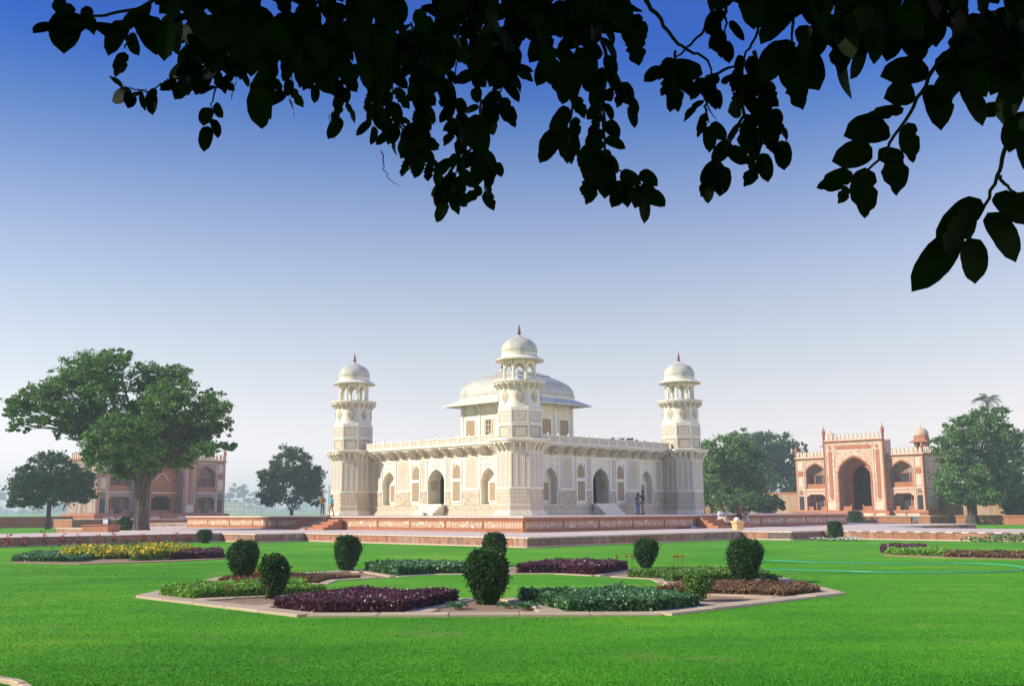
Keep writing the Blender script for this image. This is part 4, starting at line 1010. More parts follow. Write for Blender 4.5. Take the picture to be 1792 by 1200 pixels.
tree('shade_tree', 'large dense green tree in front of the right side of the sunlit gatehouse', (at(1702, 900, 124).x, 124, 0), .5, 3.4, pb([(1688, 755, 34, 26), (1732, 735, 32, 26), (1666, 790, 32, 36), (1710, 790, 52, 42), (1762, 785, 28, 48), (1686, 840, 48, 36), (1740, 838, 46, 40), (1662, 858, 24, 18), (1705, 868, 46, 16), (1760, 852, 28, 30)], 124, .8), 46000, .30, 'leaf_dense', 'bark_dark')
tree('thin_tree', 'slender tree with a thin trunk before the far right garden wall', (at(1735, 900, 138).x, 138, 0), .17, 4.2, pb([(1738, 845, 30, 22), (1752, 828, 22, 20)], 138, .5), 3500, .45, 'leaf_dense', 'bark_dark')
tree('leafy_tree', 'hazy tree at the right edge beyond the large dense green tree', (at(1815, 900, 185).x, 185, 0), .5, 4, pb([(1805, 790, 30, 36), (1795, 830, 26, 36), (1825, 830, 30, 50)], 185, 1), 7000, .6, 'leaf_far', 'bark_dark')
tree('bush', 'big dark bush at the right edge before the garden wall', (at(1790, 905, 128).x, 128, 0), .1, .5, pb([(1778, 885, 22, 22), (1800, 878, 26, 28)], 128, .3), 5000, .36, 'leaf_dark', 'bark_dark', cat='bush', limbs=False)
tree('bush', 'broad low dark bush at the foot of the dense green tree', (at(1348, 900, 118).x, 118, 0), .1, .4, pb([(1335, 882, 26, 12), (1358, 884, 18, 10), (1310, 880, 22, 14)], 118, .3), 4500, .34, 'leaf_dark', 'bark_dark', cat='bush', limbs=False)
tree('leafy_tree', 'tree top just showing over the roof parapet of the tomb', (at(1095, 900, 175).x, 175, 0), .4, 8, pb([(1075, 782, 16, 14), (1100, 778, 16, 12), (1118, 780, 12, 14)], 175, .5), 2600, .5, 'leaf_far', 'bark_dark')
# palm
pbase = at(1742, 900, 165); pt = tag(empty('palm_tree', (pbase.x, 165, 0)), 'palm tree rising behind the large dense green tree', 'palm tree')
ph = at(1742, 702, 165).z
k = MB(); k.tube([(0, 0, -.2), (.15, 0, ph*.5), (0, 0, ph)], [.26, .2, .17], 8); k.build('trunk', M['bark_dark'], pt)
fr = None
for i in range(22):
    if fr is None:
        Q = []
        for j in range(16):
            t = j/15; x = 2.3*t; z = .75*math.sin(t*2.2)-.9*t*t
            for sg in (-1, 1):
                l = .75*math.sin(.35+t*2.5); Q.append([(x, 0, z), (x+.10, 0, z+.02), (x+.4*l, sg*l*.8, z-.22*l), (x+.33*l, sg*l*.8, z-.24*l)])
        fr = quads_mesh('frond', np.array(Q), M['leaf_palm'], pt); o = fr
    else: o = fr.copy(); COL.objects.link(o)
    o.location = (0, 0, ph); o.rotation_euler = (0, random.uniform(-.75, .75), i*2.4)
# far hazy trees and buildings beyond the garden
for i, (lab, x, Y, lst, n) in enumerate((
    ('pale hazy tree far away between the shaded gatehouse and the lone rounded tree', 425, 950, [(415, 862, 16, 14), (435, 868, 16, 12), (402, 875, 12, 12), (445, 880, 12, 10)], 2600),
    ('faint hazy tree on the far left horizon beyond the terrace wall', 12, 1100, [(10, 872, 14, 12), (28, 880, 12, 10), (-8, 870, 12, 14)], 2000),
    ('faint hazy clump of trees seen under the small dark rounded tree', 140, 1100, [(60, 892, 26, 8), (100, 890, 24, 9), (140, 886, 18, 12)], 2000))):
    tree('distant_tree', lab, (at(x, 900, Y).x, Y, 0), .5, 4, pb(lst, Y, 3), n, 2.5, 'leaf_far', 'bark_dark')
# a far treeline as one mass, wrapping the horizon
C = []
for x in np.arange(-1500, 1501, 4.0):
    hh = 7+5*math.sin(x*.021)+3*math.sin(x*.067+1)+2*rng.random()
    m = 18; C.append(np.stack([x+rng.normal(0, 4, m), 1480+rng.normal(0, 10, m), rng.random(m)*hh*1.6], 1))
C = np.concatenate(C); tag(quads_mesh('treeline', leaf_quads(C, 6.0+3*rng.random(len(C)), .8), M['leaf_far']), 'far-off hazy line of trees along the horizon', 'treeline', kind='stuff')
def far_house(label, px, Y, wd, hz, n):
    p = at(px, 895, Y); o = tag(empty('distant_house', (p.x, Y, 0)), label, 'house')
    k = MB(); k.box(-wd/2, wd/2, 0, 8, 0, hz); k.box(-wd/2-.3, wd/2+.3, -.3, 8.3, hz, hz+.5); k.build('wall', M['plaster'], o)
    w0 = None
    for i in range(n):
        for j in range(2):
            if w0 is None: k = MB(); k.box(-.5, .5, -.1, .05, 0, 1.2); w0 = k.build('window', M['jali_back'], o); q = w0
            else: q = inst(w0, o)
            q.location = (-wd/2+(i+.5)*wd/n, -.02, hz*(.2+.42*j))
far_house('far pale house in the haze just right of the shaded gatehouse', 407, 760, 14, 8.5, 4)
far_house('lower far pale house in the haze next to the lone rounded tree', 438, 800, 13, 5.5, 4)
p = at(575, 880, 1000); ms = tag(empty('chimney', (p.x, 1000, 0)), 'thin grey chimney in the haze left of the tomb', 'chimney')
k = MB(); k.lathe([(2.4, 0), (1.9, 12), (1.5, 25.5), (1.8, 25.7), (1.8, 26.5)], 12); k.build('stack', M['plaster'], ms)
# ------------------------------------------------------------------ star flower bed
AP, EW, IAP = 7.68, .46, 4.1
bed = tag(empty('flower_bed', (CB[0], CB[1], 0)), 'large eight sided flower bed with cream stone edging in the middle of the lawn', 'flower bed')
def pol(r, a): return (r*math.cos(a), r*math.sin(a))
e_proto = {}
def strip(p, q, wd, z, name='edging_stone', piece=1.25, h=.045, parent=bed, mt='edging'):
    """a run of separate stones from p to q"""
    L = math.hypot(q[0]-p[0], q[1]-p[1]); n = max(1, round(L/piece)); a = math.atan2(q[1]-p[1], q[0]-p[0]); l = L/n
    for i in range(n):
        key = (round(l, 2), wd, mt)
        if key not in e_proto:
            k = MB(); hx, hy = l/2-.006, wd/2; b = .012
            k.prism([(-hx, -hy), (hx, -hy), (hx, hy), (-hx, hy)], -.1, h-b, caps=False)
            v = [(-hx, -hy, h-b), (hx, -hy, h-b), (hx, hy, h-b), (-hx, hy, h-b), (-hx+b, -hy+b, h), (hx-b, -hy+b, h), (hx-b, hy-b, h), (-hx+b, hy-b, h)]
            k.add(v, [(0, 1, 5, 4), (1, 2, 6, 5), (2, 3, 7, 6), (3, 0, 4, 7), (4, 5, 6, 7)])
            o = k.build(name, M[mt], parent); e_proto[key] = o
        else: o = inst(e_proto[key], parent)
        t = (i+.5)/n; o.location = (p[0]+(q[0]-p[0])*t, p[1]+(q[1]-p[1])*t, z+random.uniform(-.006, .006)); o.rotation_euler = (0, 0, a+random.uniform(-.006, .006))
T8 = math.tan(math.pi/8)
for i in range(8):
    a = i*math.pi/4; c, s = math.cos(a), math.sin(a)
    def fr(u, v): return (c*v-s*u, s*v+c*u)      # u along the edge, v outward
    hw = (AP-EW/2)*T8; strip(fr(-hw+.0, AP-EW/2), fr(hw, AP-EW/2), EW, 0)
    hi = (IAP+.14)*T8
    strip(fr(-hi, IAP+.14), fr(-.35, IAP+.14), .28, -.003); strip(fr(.35, IAP+.14), fr(hi, IAP+.14), .28, -.003)
    # soil triangle with its own edging and a slab at each foot
    for sg in (-1, 1):
        strip(fr(sg*.30, IAP+.16), fr(sg*1.22, AP-EW-.42), .24, .002)
        k = MB(); pts = [fr(sg*.98, AP-EW-.02), fr(sg*1.42, AP-EW-.02), fr(sg*1.30, AP-EW-.62), fr(sg*.86, AP-EW-.62)]
        if sg < 0: pts = pts[::-1]
        pts = pts if sum(pts[j][0]*pts[(j+1) % 4][1]-pts[(j+1) % 4][0]*pts[j][1] for j in range(4)) > 0 else pts[::-1]
        k.prism(pts, -.1, .05); k.build('paving_slab', M['edging'], bed)
k = MB(); k.prism([pol((AP-EW+.02)/math.cos(math.pi/8), math.pi/8+j*math.pi/4) for j in range(8)], -.2, .015)
bm_poly = k.build('soil', M['soil'], bed)
k = MB(); k.prism([pol((IAP+.0)/math.cos(math.pi/8), math.pi/8+j*math.pi/4) for j in range(8)], -.2, .022); tag(k.build('inner_lawn', M['lawn'], bed))
# grass inside
def scatter_poly(poly, n):
    P = np.array(poly); lo, hi = P.min(0), P.max(0); out = []
    tot = 0
    while tot < n:
        q = lo+(hi-lo)*rng.random((n*2, 2)); inside = np.zeros(len(q), bool); j = len(P)-1
        for i in range(len(P)):
            cnd = ((P[i, 1] > q[:, 1]) != (P[j, 1] > q[:, 1])) & (q[:, 0] < (P[j, 0]-P[i, 0])*(q[:, 1]-P[i, 1])/(P[j, 1]-P[i, 1]+1e-12)+P[i, 0]); inside ^= cnd; j = i
        q = q[inside]; out.append(q); tot += len(q)
    return np.concatenate(out)[:n]
def leafy_bed(name, label, cat, poly, h, n, size, leaf, origin=(0, 0, 0), group=None, sides=True, loose=.06, core=True, petals=None, flat=.35):
    """low clipped planting: leaves over the top and the flanks of the plot"""
    poly = [tuple(p) for p in poly]
    P2 = np.array(poly); cen = P2.mean(0)
    q = scatter_poly(poly, n)
    # clumpy height
    hh = h*(.84+.17*np.sin(q[:, 0]*5.1+q[:, 1]*3.3)*np.sin(q[:, 1]*6.3-q[:, 0]*2.1)+.07*np.sin(q[:, 0]*13+1)*np.sin(q[:, 1]*11))
    z = hh*(1-.30*rng.random(n)**2)+rng.normal(0, loose*.5, n)
    m = int(n*.5); # flanks
    L = np.linalg.norm(np.roll(P2, -1, 0)-P2, axis=1); ei = rng.choice(len(P2), m, p=L/L.sum()); t = rng.random(m)[:, None]
    e = P2[ei]*(1-t)+np.roll(P2, -1, 0)[ei]*t; e = e+(cen-e)*.01+rng.normal(0, loose*.5, (m, 2))
    gap = (np.sin(q[:, 0]*2.3+q[:, 1]*3.1+7)*np.sin(q[:, 1]*2.7-q[:, 0]*1.9+2) > .86); z[gap] *= rng.random(gap.sum())*.8
    C = np.concatenate([np.column_stack([q, z]), np.column_stack([e, h*rng.random(m)**.8*.95])])
    C[:, 2] = np.maximum(C[:, 2], .015)
    Q = leaf_quads(C, size*(.6+.8*rng.random(len(C))), .62, np.array([0, -.2, 1.0]), flat)
    mi = np.zeros(len(Q), int)
    mats = [M[leaf]]
    if petals:
        mats.append(M[petals[0]]); mi[(rng.random(len(Q)) < petals[1]) & (C[:, 2] > h*.5)] = 1
    o = quads_mesh(name, Q, mats, None, mi); o.location = origin; tag(o, label, cat, group)
    if core:
        k = MB(); sh = [tuple(cen+(np.array(p)-cen)*.95) for p in poly]
        ar = sum(sh[j][0]*sh[(j+1) % len(sh)][1]-sh[(j+1) % len(sh)][0]*sh[j][1] for j in range(len(sh)))
        k.prism(sh if ar > 0 else sh[::-1], .0, h*.74); k.build('inner_growth', M[leaf], o)
    return o
VA = [math.radians(-112.5+45*i) for i in range(8)]
spec = [ # from the front left vertex, counter clockwise as seen from above
    ('purple_hedge', 'low dark purple leafed hedge at the front left of the flower bed', .27, 'leaf_purple', 26000, .050),
    ('blue_green_hedge', 'low blue green leafy hedge at the front right of the flower bed', .27, 'leaf_teal', 15000, .085),
    ('dry_hedge', 'low dry brown hedge at the right tip of the flower bed', .17, 'leaf_brown', 20000, .045),
    ('green_hedge', 'low green hedge behind the dry brown one on the right of the flower bed', .24, 'leaf_mid', 18000, .06),
    ('purple_hedge', 'low purple hedge along the back of the flower bed, right of the central bushes', .34, 'leaf_purple', 18000, .06),
    ('blue_green_hedge', 'low blue green hedge along the back of the flower bed, left of the central bushes', .32, 'leaf_teal', 12000, .09),
    ('dry_hedge', 'low reddish brown bedding at the back left of the flower bed', .11, 'leaf_brown', 12000, .045),
    ('green_hedge', 'low bright green hedge at the left tip of the flower bed', .23, 'leaf_lime', 18000, .06)]
apm = AP-EW-.06
for i, (nm, lab, h_, lfm, n_, sz) in enumerate(spec):
    va = VA[i]
    if i == 1: va = VA[1]
    def toloc(e, u, v): a = e; return (math.cos(a)*v-math.sin(a)*u, math.sin(a)*v+math.cos(a)*u)
    e1 = va-math.pi/8; e2 = va+math.pi/8       # outward angles of the two edges meeting here
    hwv = apm*T8
    poly = [toloc(e1, 1.55, apm), toloc(e1, hwv, apm), toloc(e2, -1.55, apm), toloc(e2, -.62, IAP+.40), toloc(e2, -(IAP+.34)*T8, IAP+.36), toloc(e1, .62, IAP+.40)]
    leafy_bed(nm, lab, 'hedge', poly, h_*.88, n_, sz, lfm, (CB[0], CB[1], .012), group=None)
# clipped bushes
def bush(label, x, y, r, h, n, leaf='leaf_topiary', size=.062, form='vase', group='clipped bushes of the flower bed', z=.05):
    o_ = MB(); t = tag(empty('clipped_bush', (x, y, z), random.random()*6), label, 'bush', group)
    o_.tube([(0, 0, -.05), (0, 0, h*.25)], [.05, .04], 6)
    for a in range(5): o_.tube([(0, 0, .02), (r*.3*math.cos(a*1.3), r*.3*math.sin(a*1.3), h*.35), (r*.55*math.cos(a*1.3), r*.55*math.sin(a*1.3), h*.75)], [.03, .022, .012], 5)
    o_.build('stems', M['bark_dark'], t)
    m = n; u = rng.random(m)**.8; az = rng.random(m)*6.283
    if form == 'vase':
        prof = np.interp(u, [0, .12, .35, .62, .82, .94, 1], [.34, .52, .80, 1.0, .97, .78, .40]); zz = u
    elif form == 'dome':
        prof = np.sqrt(np.maximum(0, 1-(u*1.0)**2))+.03; zz = u
    else:
        prof = np.interp(u, [0, .1, .4, .8, .95, 1], [.8, .95, 1, .95, .7, .3]); zz = u
    # lumpiness by direction
    lump = 1+.09*np.sin(3*az+5*u)+.06*np.sin(7*az-9*u)+.04*np.sin(13*az+17*u)
    dep = 1-.38*rng.random(m)**2.2; R = prof*lump*dep*r*(1+.28*(rng.random(m) > .86)*rng.random(m)**1.6)
    C = np.column_stack([R*np.cos(az), R*np.sin(az), zz*h*(1+.05*np.sin(4*az))])
    topn = int(m*.22); rr = np.sqrt(rng.random(topn))*r*(.85 if form != 'dome' else .3); aa = rng.random(topn)*6.283
    C2 = np.column_stack([rr*np.cos(aa), rr*np.sin(aa), h*(1.0-.10*(rr/r)**2+.04*np.sin(aa*3)+.03*np.sin(rr*40+aa*5))+rng.normal(0, .028, topn)])
    C = np.concatenate([C, C2]); C += rng.normal(0, .018, C.shape)
    Q = leaf_quads(C, size*(.6+.8*rng.random(len(C))), .5, np.array([0, 0, 1.0]), .1)
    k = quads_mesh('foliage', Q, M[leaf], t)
    c = MB(); c.lathe([(r*.22, h*.06), (r*.55, h*.3), (r*.72, h*.6), (r*.70, h*.82), (r*.4, h*.93)] if form != 'dome' else [(r*.8, .02), (r*.7, h*.5), (r*.3, h*.8)], 10); c.build('inner_growth', M[leaf], t)
    return t
bx = [('biggest clipped bush, at the front centre of the flower bed', (852, 1056), .43, .97, 9000),
      ('clipped bush between the bright green and dark purple hedges', (478, 1046), .30, .83, 7000),
      ('clipped bush at the left of the flower bed, farthest left of all', (425, 1014), .41, .98, 7000),
      ('clipped bush at the back left of the flower bed, before the red stone wall', (607, 999), .41, 1.0, 6500),
      ('clipped bush behind the biggest one at the back centre of the flower bed', (866, 990), .40, 1.02, 6000),
      ('clipped bush behind the green hedge at the back right of the flower bed', (1131, 992), .385, .84, 6000),
      ('clipped bush at the right of the flower bed by the green hose', (1305, 1018), .445, 1.0, 7500)]
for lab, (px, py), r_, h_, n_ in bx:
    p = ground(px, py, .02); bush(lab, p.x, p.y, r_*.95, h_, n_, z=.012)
p = ground(1222, 1048, .05); bush('small loose young bush beside the blue green hedge', p.x, p.y, .27, .52, 1800, 'leaf_mid', .06, 'vase')
# path side clipped shrubs
for lab, px, py, Yd, r_, h_, form in (('small round dark shrub by the shaded path wall on the left', 358, 950, 62.5, .42, .72, 'vase'),
        ('round clipped shrub ringed by white flowers on the right', 1462, 944, 63, .44, 1.05, 'ball'),
        ('small round shrub beside the steps of the sunlit gatehouse', 1496, 914, 104, .72, 1.15, 'ball')):
    p = at(px, py, Yd); bush(lab, p.x, p.y, r_, h_, 3500, size=.075, form=form, group=None, z=0 if Yd < 80 else H1*.9)
p = at(217, 928, 80.0); bush('wide low domed shrub left of the thick tree trunk', p.x, p.y, .95, 1.35, 5000, size=.10, form='dome', group=None, z=0)
# small bedding plants on the soil
def sprig(name, label, cat, x, y, h, r, leaf, n=60, head=None, z=.05, group=None, hs=.05):
    k = MB(); t = tag(empty(name, (x, y, z)), label, cat, group)
    k.tube([(0, 0, 0), (.01, 0, h*.85)], [.008, .005], 5); k.build('stem', M['leaf_mid'], t)
    C = np.column_stack([rng.normal(0, r*.5, n), rng.normal(0, r*.5, n), rng.random(n)*h*.75]); quads_mesh('leaf_tuft', leaf_quads(C, r*.55, .5), M[leaf], t)
    if head:
        C = rng.normal(0, 1, (40, 3))*np.array([hs*.5, hs*.5, hs*.6])+np.array([.01, 0, h*.92]); quads_mesh('flower_head', leaf_quads(C, hs*.6, .7), M[head], t)
    return t
sp0 = sprig('low_plant', 'small blue green plant on the soil, left of the biggest bush', 'plant', *ground(800, 1062, .05)[:2], .12, .18, 'leaf_teal', 120)
for lab, (px, py), sc_ in (('small blue green plant on the soil, right of the biggest bush', (885, 1060), .8), ('wider blue green plant on the soil by the right hand slab', (920, 1063), 1.1), ('small grey green plant by the edging behind the bush near the hose', (1350, 1014), 1.3)):
    o = copy_tree(sp0); o.location = ground(px, py, .05); o['label'] = lab; o.scale = (sc_,)*3
ck = None
for i, (px, py, h_) in enumerate(((397, 1049, .30), (413, 1048, .42), (434, 1043, .30), (449, 1046, .55), (466, 1050, .28))):
    p = ground(px, py, .05)
    if ck is None: ck = sprig('red_flower', 'dry red flower stem on the bare soil left of the purple hedge', 'flower', p.x, p.y, .34, .05, 'leaf_brown', 14, 'red_petal', group='red flower stems on the soil', hs=.045); o = ck
    else: o = copy_tree(ck)
    o.location = p; o.scale = (1, 1, h_/.34); o.rotation_euler = (0, 0, i)
for i, px in enumerate((1079, 1096, 1106, 1180, 1186, 1194)):
    o = copy_tree(ck); o.location = ground(px, 996, .02); o.scale = (1.2, 1.2, 1.25); o['label'] = 'bright red flower standing behind the green hedge at the back right'; o['group'] = 'red flowers at the back of the bed'
# flower rows along the path walls
rf = None
for i in range(30):
    x = -46+0*i; lx = -33.5-i*.95
    p = wld(lx, -AW-.55+random.uniform(-.2, .2))
    if rf is None: rf = sprig('red_flower', 'red flower in the row along the shaded path wall', 'flower', p.x, p.y, .40, .22, 'leaf_dark', 50, 'red_petal', z=0, group='red flowers along the shaded path wall', hs=.2); o = rf
    else: o = copy_tree(rf)
    o.location = p; o.scale = (1, 1, random.uniform(.7, 1.25)); o.rotation_euler = (0, 0, random.random()*6)
def flower_strip(label, pts, n, hmax, petals, leaf='leaf_mid', size=.09, spread=.35, frac=.25):
    L = np.array([p[:2] for p in pts]); seg = rng.integers(0, len(L)-1, n); t = rng.random(n)[:, None]
    C = L[seg]*(1-t)+L[seg+1]*t+rng.normal(0, spread, (n, 2)); bump = .45+.55*np.abs(np.sin(C[:, 0]*1.3+1)*np.sin(C[:, 1]*.9)); z = rng.random(n)*hmax*bump
    C = np.column_stack([C, z]); mi = np.zeros(n, int); mi[(rng.random(n) < frac) & (z > hmax*.25)] = 1
    mats = [M[leaf], M[petals[0]]]
    if len(petals) > 1: mats.append(M[petals[1]]); mi[(mi == 1) & (rng.random(n) < .3)] = 2
    o = quads_mesh('flower_border', leaf_quads(C, size*(.6+.8*rng.random(n)), .7), mats, None, mi); tag(o, label, 'flowers', kind='stuff'); return o
flower_strip('white and red flowers with green leaves along the sunlit path wall on the right', [wld(AW*-1-.7, -41-k*4.0) for k in range(7)], 4200, .55, ('white_petal', 'red_petal'), size=.13, frac=.22)
p0 = at(1462, 946, 62); 
flower_strip('small white flowers round the clipped shrub on the right', [(p0.x-1.2, p0.y, 0), (p0.x+1.3, p0.y-.2, 0)], 500, .3, ('white_petal',), size=.1, spread=.22, frac=.7)
# outlying beds
def pxpoly(l, z=0): return [tuple(ground(x, y, z)[:2]) for x, y in l]
soilbed = MB(); soilbed.prism(pxpoly([(20, 985), (140, 988), (300, 983), (394, 978), (392, 968), (300, 966), (110, 968), (40, 974)]), -.1, .03)
sb = tag(soilbed.build('soil_bed', M['soil']), 'bare soil strip round the yellow flowers on the left', 'flower bed')
leafy_bed('low_hedge', 'low grey green hedge at the left end of the yellow flowers', 'hedge', pxpoly([(22, 983), (135, 984), (165, 979), (150, 972), (60, 973)]), .22, 9000, .11, 'leaf_teal')
leafy_bed('yellow_flowers', 'sprawling yellow flowers in the left bed, nearer its purple hedge', 'flowers', pxpoly([(232, 982), (300, 980), (335, 972), (300, 968), (240, 969)]), .42, 6500, .13, 'leaf_mid', petals=('yellow', .55), loose=.14, core=False, flat=.1)
leafy_bed('yellow_flowers', 'patch of yellow flowers in the middle of the left bed', 'flowers', pxpoly([(110, 980), (215, 979), (232, 970), (150, 968), (110, 972)]), .34, 7000, .13, 'leaf_mid', petals=('yellow', .55), loose=.12, core=False, flat=.1)
leafy_bed('low_hedge', 'low clipped purple hedge at the right end of the yellow flowers', 'hedge', pxpoly([(300, 980), (388, 977), (386, 970), (318, 972)]), .30, 8000, .09, 'leaf_purple')
soilbed = MB(); soilbed.prism(pxpoly([(1545, 972), (1652, 976), (1800, 979), (1830, 979), (1830, 966), (1640, 964), (1548, 965)]), -.1, .03)
tag(soilbed.build('soil_bed', M['soil']), 'bare soil strip of the far right bed', 'flower bed')
leafy_bed('low_hedge', 'low grey purple hedge at the back of the far right bed', 'hedge', pxpoly([(1543, 966), (1552, 968), (1618, 966), (1620, 963), (1548, 962)]), .28, 5000, .11, 'leaf_purple')
leafy_bed('low_hedge', 'low bright green hedge at the front of the far right bed', 'hedge', pxpoly([(1552, 971), (1654, 974), (1652, 968), (1560, 967)]), .24, 6000, .10, 'leaf_lime')
leafy_bed('low_hedge', 'low dry brown hedge in the far right bed', 'hedge', pxpoly([(1656, 975), (1792, 978), (1830, 978), (1830, 972), (1658, 969)]), .16, 7000, .09, 'leaf_brown')
def atloc(px, ly, z):
    r = ray(px, 895); t = (ly+(-CX*-sa*0)+0)/1.0 if False else (ly+CX*(-sa)+CY*ca)/(r.x*(-sa)+r.y*ca); return Vector((r.x*t, r.y*t, z))
# hose on the grass
hp = [ground(x, y, .02) for x, y in ((1270, 983), (1340, 980), (1420, 983), (1560, 985), (1680, 985), (1745, 987), (1785, 991), (1792, 995), (1770, 999), (1690, 1001), (1560, 1001), (1450, 998), (1335, 996), (1260, 996))]
sm = []
for i in range(len(hp)-1):
    p0, p1, p2, p3 = hp[max(0, i-1)], hp[i], hp[i+1], hp[min(len(hp)-1, i+2)]
    for j in range(8):
        t = j/8; v = .5*((2*p1)+(p2-p0)*t+(2*p0-5*p1+4*p2-p3)*t*t+(3*p1-p0-3*p2+p3)*t**3); v.z = .022; v.x += .03*math.sin(v.x*4); sm.append(v)
k = MB(); k.tube(sm, .017, 7); tag(k.build('garden_hose', M['hose'], smooth=True), 'bright green garden hose looped over the lawn on the right', 'hose')
# curved kerb in the near left corner
k = MB(); arc = []
cen = ground(-40, 1290); 
pa = [ground(-60, 1188), ground(-15, 1190.5), ground(5, 1193), ground(22, 1197), ground(40, 1204), ground(60, 1216)]
kb = tag(empty('kerb', (0, 0, 0)), 'curved red stone kerb in the near left corner of the lawn', 'kerb')
for i in range(len(pa)-1):
    a, b = pa[i], pa[i+1]; strip((a.x, a.y), (b.x, b.y), .10, 0, 'kerb_stone', .3, .06, kb, 'edging')
# litter bin, floodlights, bundle, stone finials
p = wld(-WL-.45, -HR-.9); p = ground(1292, 941, 0)
bn = tag(empty('litter_bin', (p.x, p.y, 0)), 'yellow flared litter bin standing before the path wall', 'bin')
k = MB(); k.lathe([(.24, 0), (.40, .95), (.46, .98), (.47, 1.10), (.40, 1.11), (.36, .9)], 8, math.pi/8); k.build('bin_body', M['bin'], bn)
k = MB(); k.box(-.22, .2, -.2, .2, .9, 1.13); k.lathe([(.16, 1.1), (.20, 1.2), (.13, 1.3), (.03, 1.34)], 8, c=(-.05, .05)); k.build('rubbish_bag', M['white_cloth'], bn)
def flood(label, px, py, Y, rz):
    p = at(px, py, Y); t = tag(empty('floodlight', p, rz), label, 'floodlight', 'garden floodlights')
    k = MB(); k.box(-.3, .3, -.12, .12, 0, .08); k.box(-.34, -.28, -.04, .04, 0, .45); k.box(.28, .34, -.04, .04, 0, .45); k.build('stand', M['black_metal'], t)
    k = MB(); k.prism([(-.27, -.2), (.27, -.2), (.2, .2), (-.2, .2)], .2, .68); k.build('housing', M['black_metal'], t)
    k = MB(); k.box(-.25, .25, -.23, -.201, .24, .64); k.build('lens', M['lamp_glass'], t)
flood('floodlight with a pale lens before the sunlit gatehouse', 1600, 915, 108, .2)
flood('floodlight on the left path, left one of two', 187, 921, 92, -.3); flood('floodlight on the left path, nearer the thick trunk', 220, 921, 92, .3)
p = wld(.8, -HP-1.3, H1)
k = MB(); k.lathe([(.5, 0), (.55, .1), (.3, .25), (.1, .3)], 10, rf=lambda a, z: 1+.2*math.sin(3*a)); bd = tag(k.build('cloth_bundle', M['slate_cloth'], smooth=True), 'bundle of blue and dark cloth lying on the path beside the steps', 'bundle'); bd.location = wld(-4.1, -HP-.8, H1); bd.scale = (.8, .6, .6)
k = MB(); k.lathe([(.5, 0), (.6, .08), (.2, .16)], 9, rf=lambda a, z: 1+.2*math.sin(2*a+1)); k.build('dark_fold', M['dark_cloth'], bd).location = (-.9, .1, 0)
k = MB(); k.lathe([(.13, 0), (.15, .1), (.13, .24), (.02, .28)], 10); wp = tag(k.build('white_pot', M['white_cloth'], smooth=True), 'small white pot on the plinth edge near the two wall gazers', 'pot'); wp.location = wld(2.2, -HP+.5, ZP)
k = MB(); k.box(-.28, .28, -.28, .28, 0, .25); k.lathe([(.30, .25), (.36, .45), (.33, .7), (.18, .95), (.05, 1.05)], 12); sf = tag(k.build('stone_finial', M['bin'], smooth=False), 'orange bell shaped stone at the head of the right hand stairs', 'finial'); sf.scale = (.72,)*3; sf.location = atloc(1238, -HP+1.2, ZP)
# low step walls on the left path
k = MB(); k.box(-1.3, 1.3, -.5, .5, 0, .42); k.box(-1.36, 1.36, -.56, .56, .42, .48)
lw = tag(k.build('low_block', M['sand_red']), 'low sunlit orange stone block left of the domed shrub', 'stone block'); p = at(176, 934, 72.5); lw.location = (p.x, p.y, H1-.005); lw.rotation_euler = (0, 0, ANG-math.pi/2+.25)

# ------------------------------------------------------------------ people
def skin_mesh(name, V, Eg, mat_, parent, sub=1, extra=None):
    bm = bmesh.new(); vs = [bm.verts.new(v[0]) for v in V]
    for a, b in Eg: bm.edges.new((vs[a], vs[b]))
    me = bpy.data.meshes.new(name); bm.to_mesh(me); bm.free()
    o = bpy.data.objects.new(name, me); COL.objects.link(o)
    md = o.modifiers.new('s', 'SKIN')
    for i, v in enumerate(V):
        r = v[1]; me.skin_vertices[0].data[i].radius = r if hasattr(r, '__len__') else (r, r); me.skin_vertices[0].data[i].use_root = (i == 0)
    if sub: o.modifiers.new('d', 'SUBSURF').levels = sub
    dg = bpy.context.evaluated_depsgraph_get(); m2 = bpy.data.meshes.new_from_object(o.evaluated_get(dg)); o.modifiers.clear()
    o.data = m2; m2.materials.clear(); m2.materials.append(mat_); m2.polygons.foreach_set('use_smooth', [True]*len(m2.polygons)); o.parent = parent
    return o
POSE = dict(pel=(0, 0, .94), wai=(0, 0, 1.10), che=(0, .01, 1.32), nec=(0, .0, 1.49), hd0=(0, -.01, 1.57), hd1=(0, -.005, 1.66), hd2=(0, .0, 1.735),
    shl=(-.18, 0, 1.42), ell=(-.23, .03, 1.14), wrl=(-.24, -.04, .90), shr=(.18, 0, 1.42), elr=(.23, .03, 1.14), wrr=(.24, -.04, .90),
    hil=(-.09, 0, .90), knl=(-.10, -.02, .50), anl=(-.11, .02, .09), tol=(-.12, -.14, .04), hir=(.09, 0, .90), knr=(.10, -.02, .50), anr=(.11, .02, .09), tor=(.12, -.14, .04))
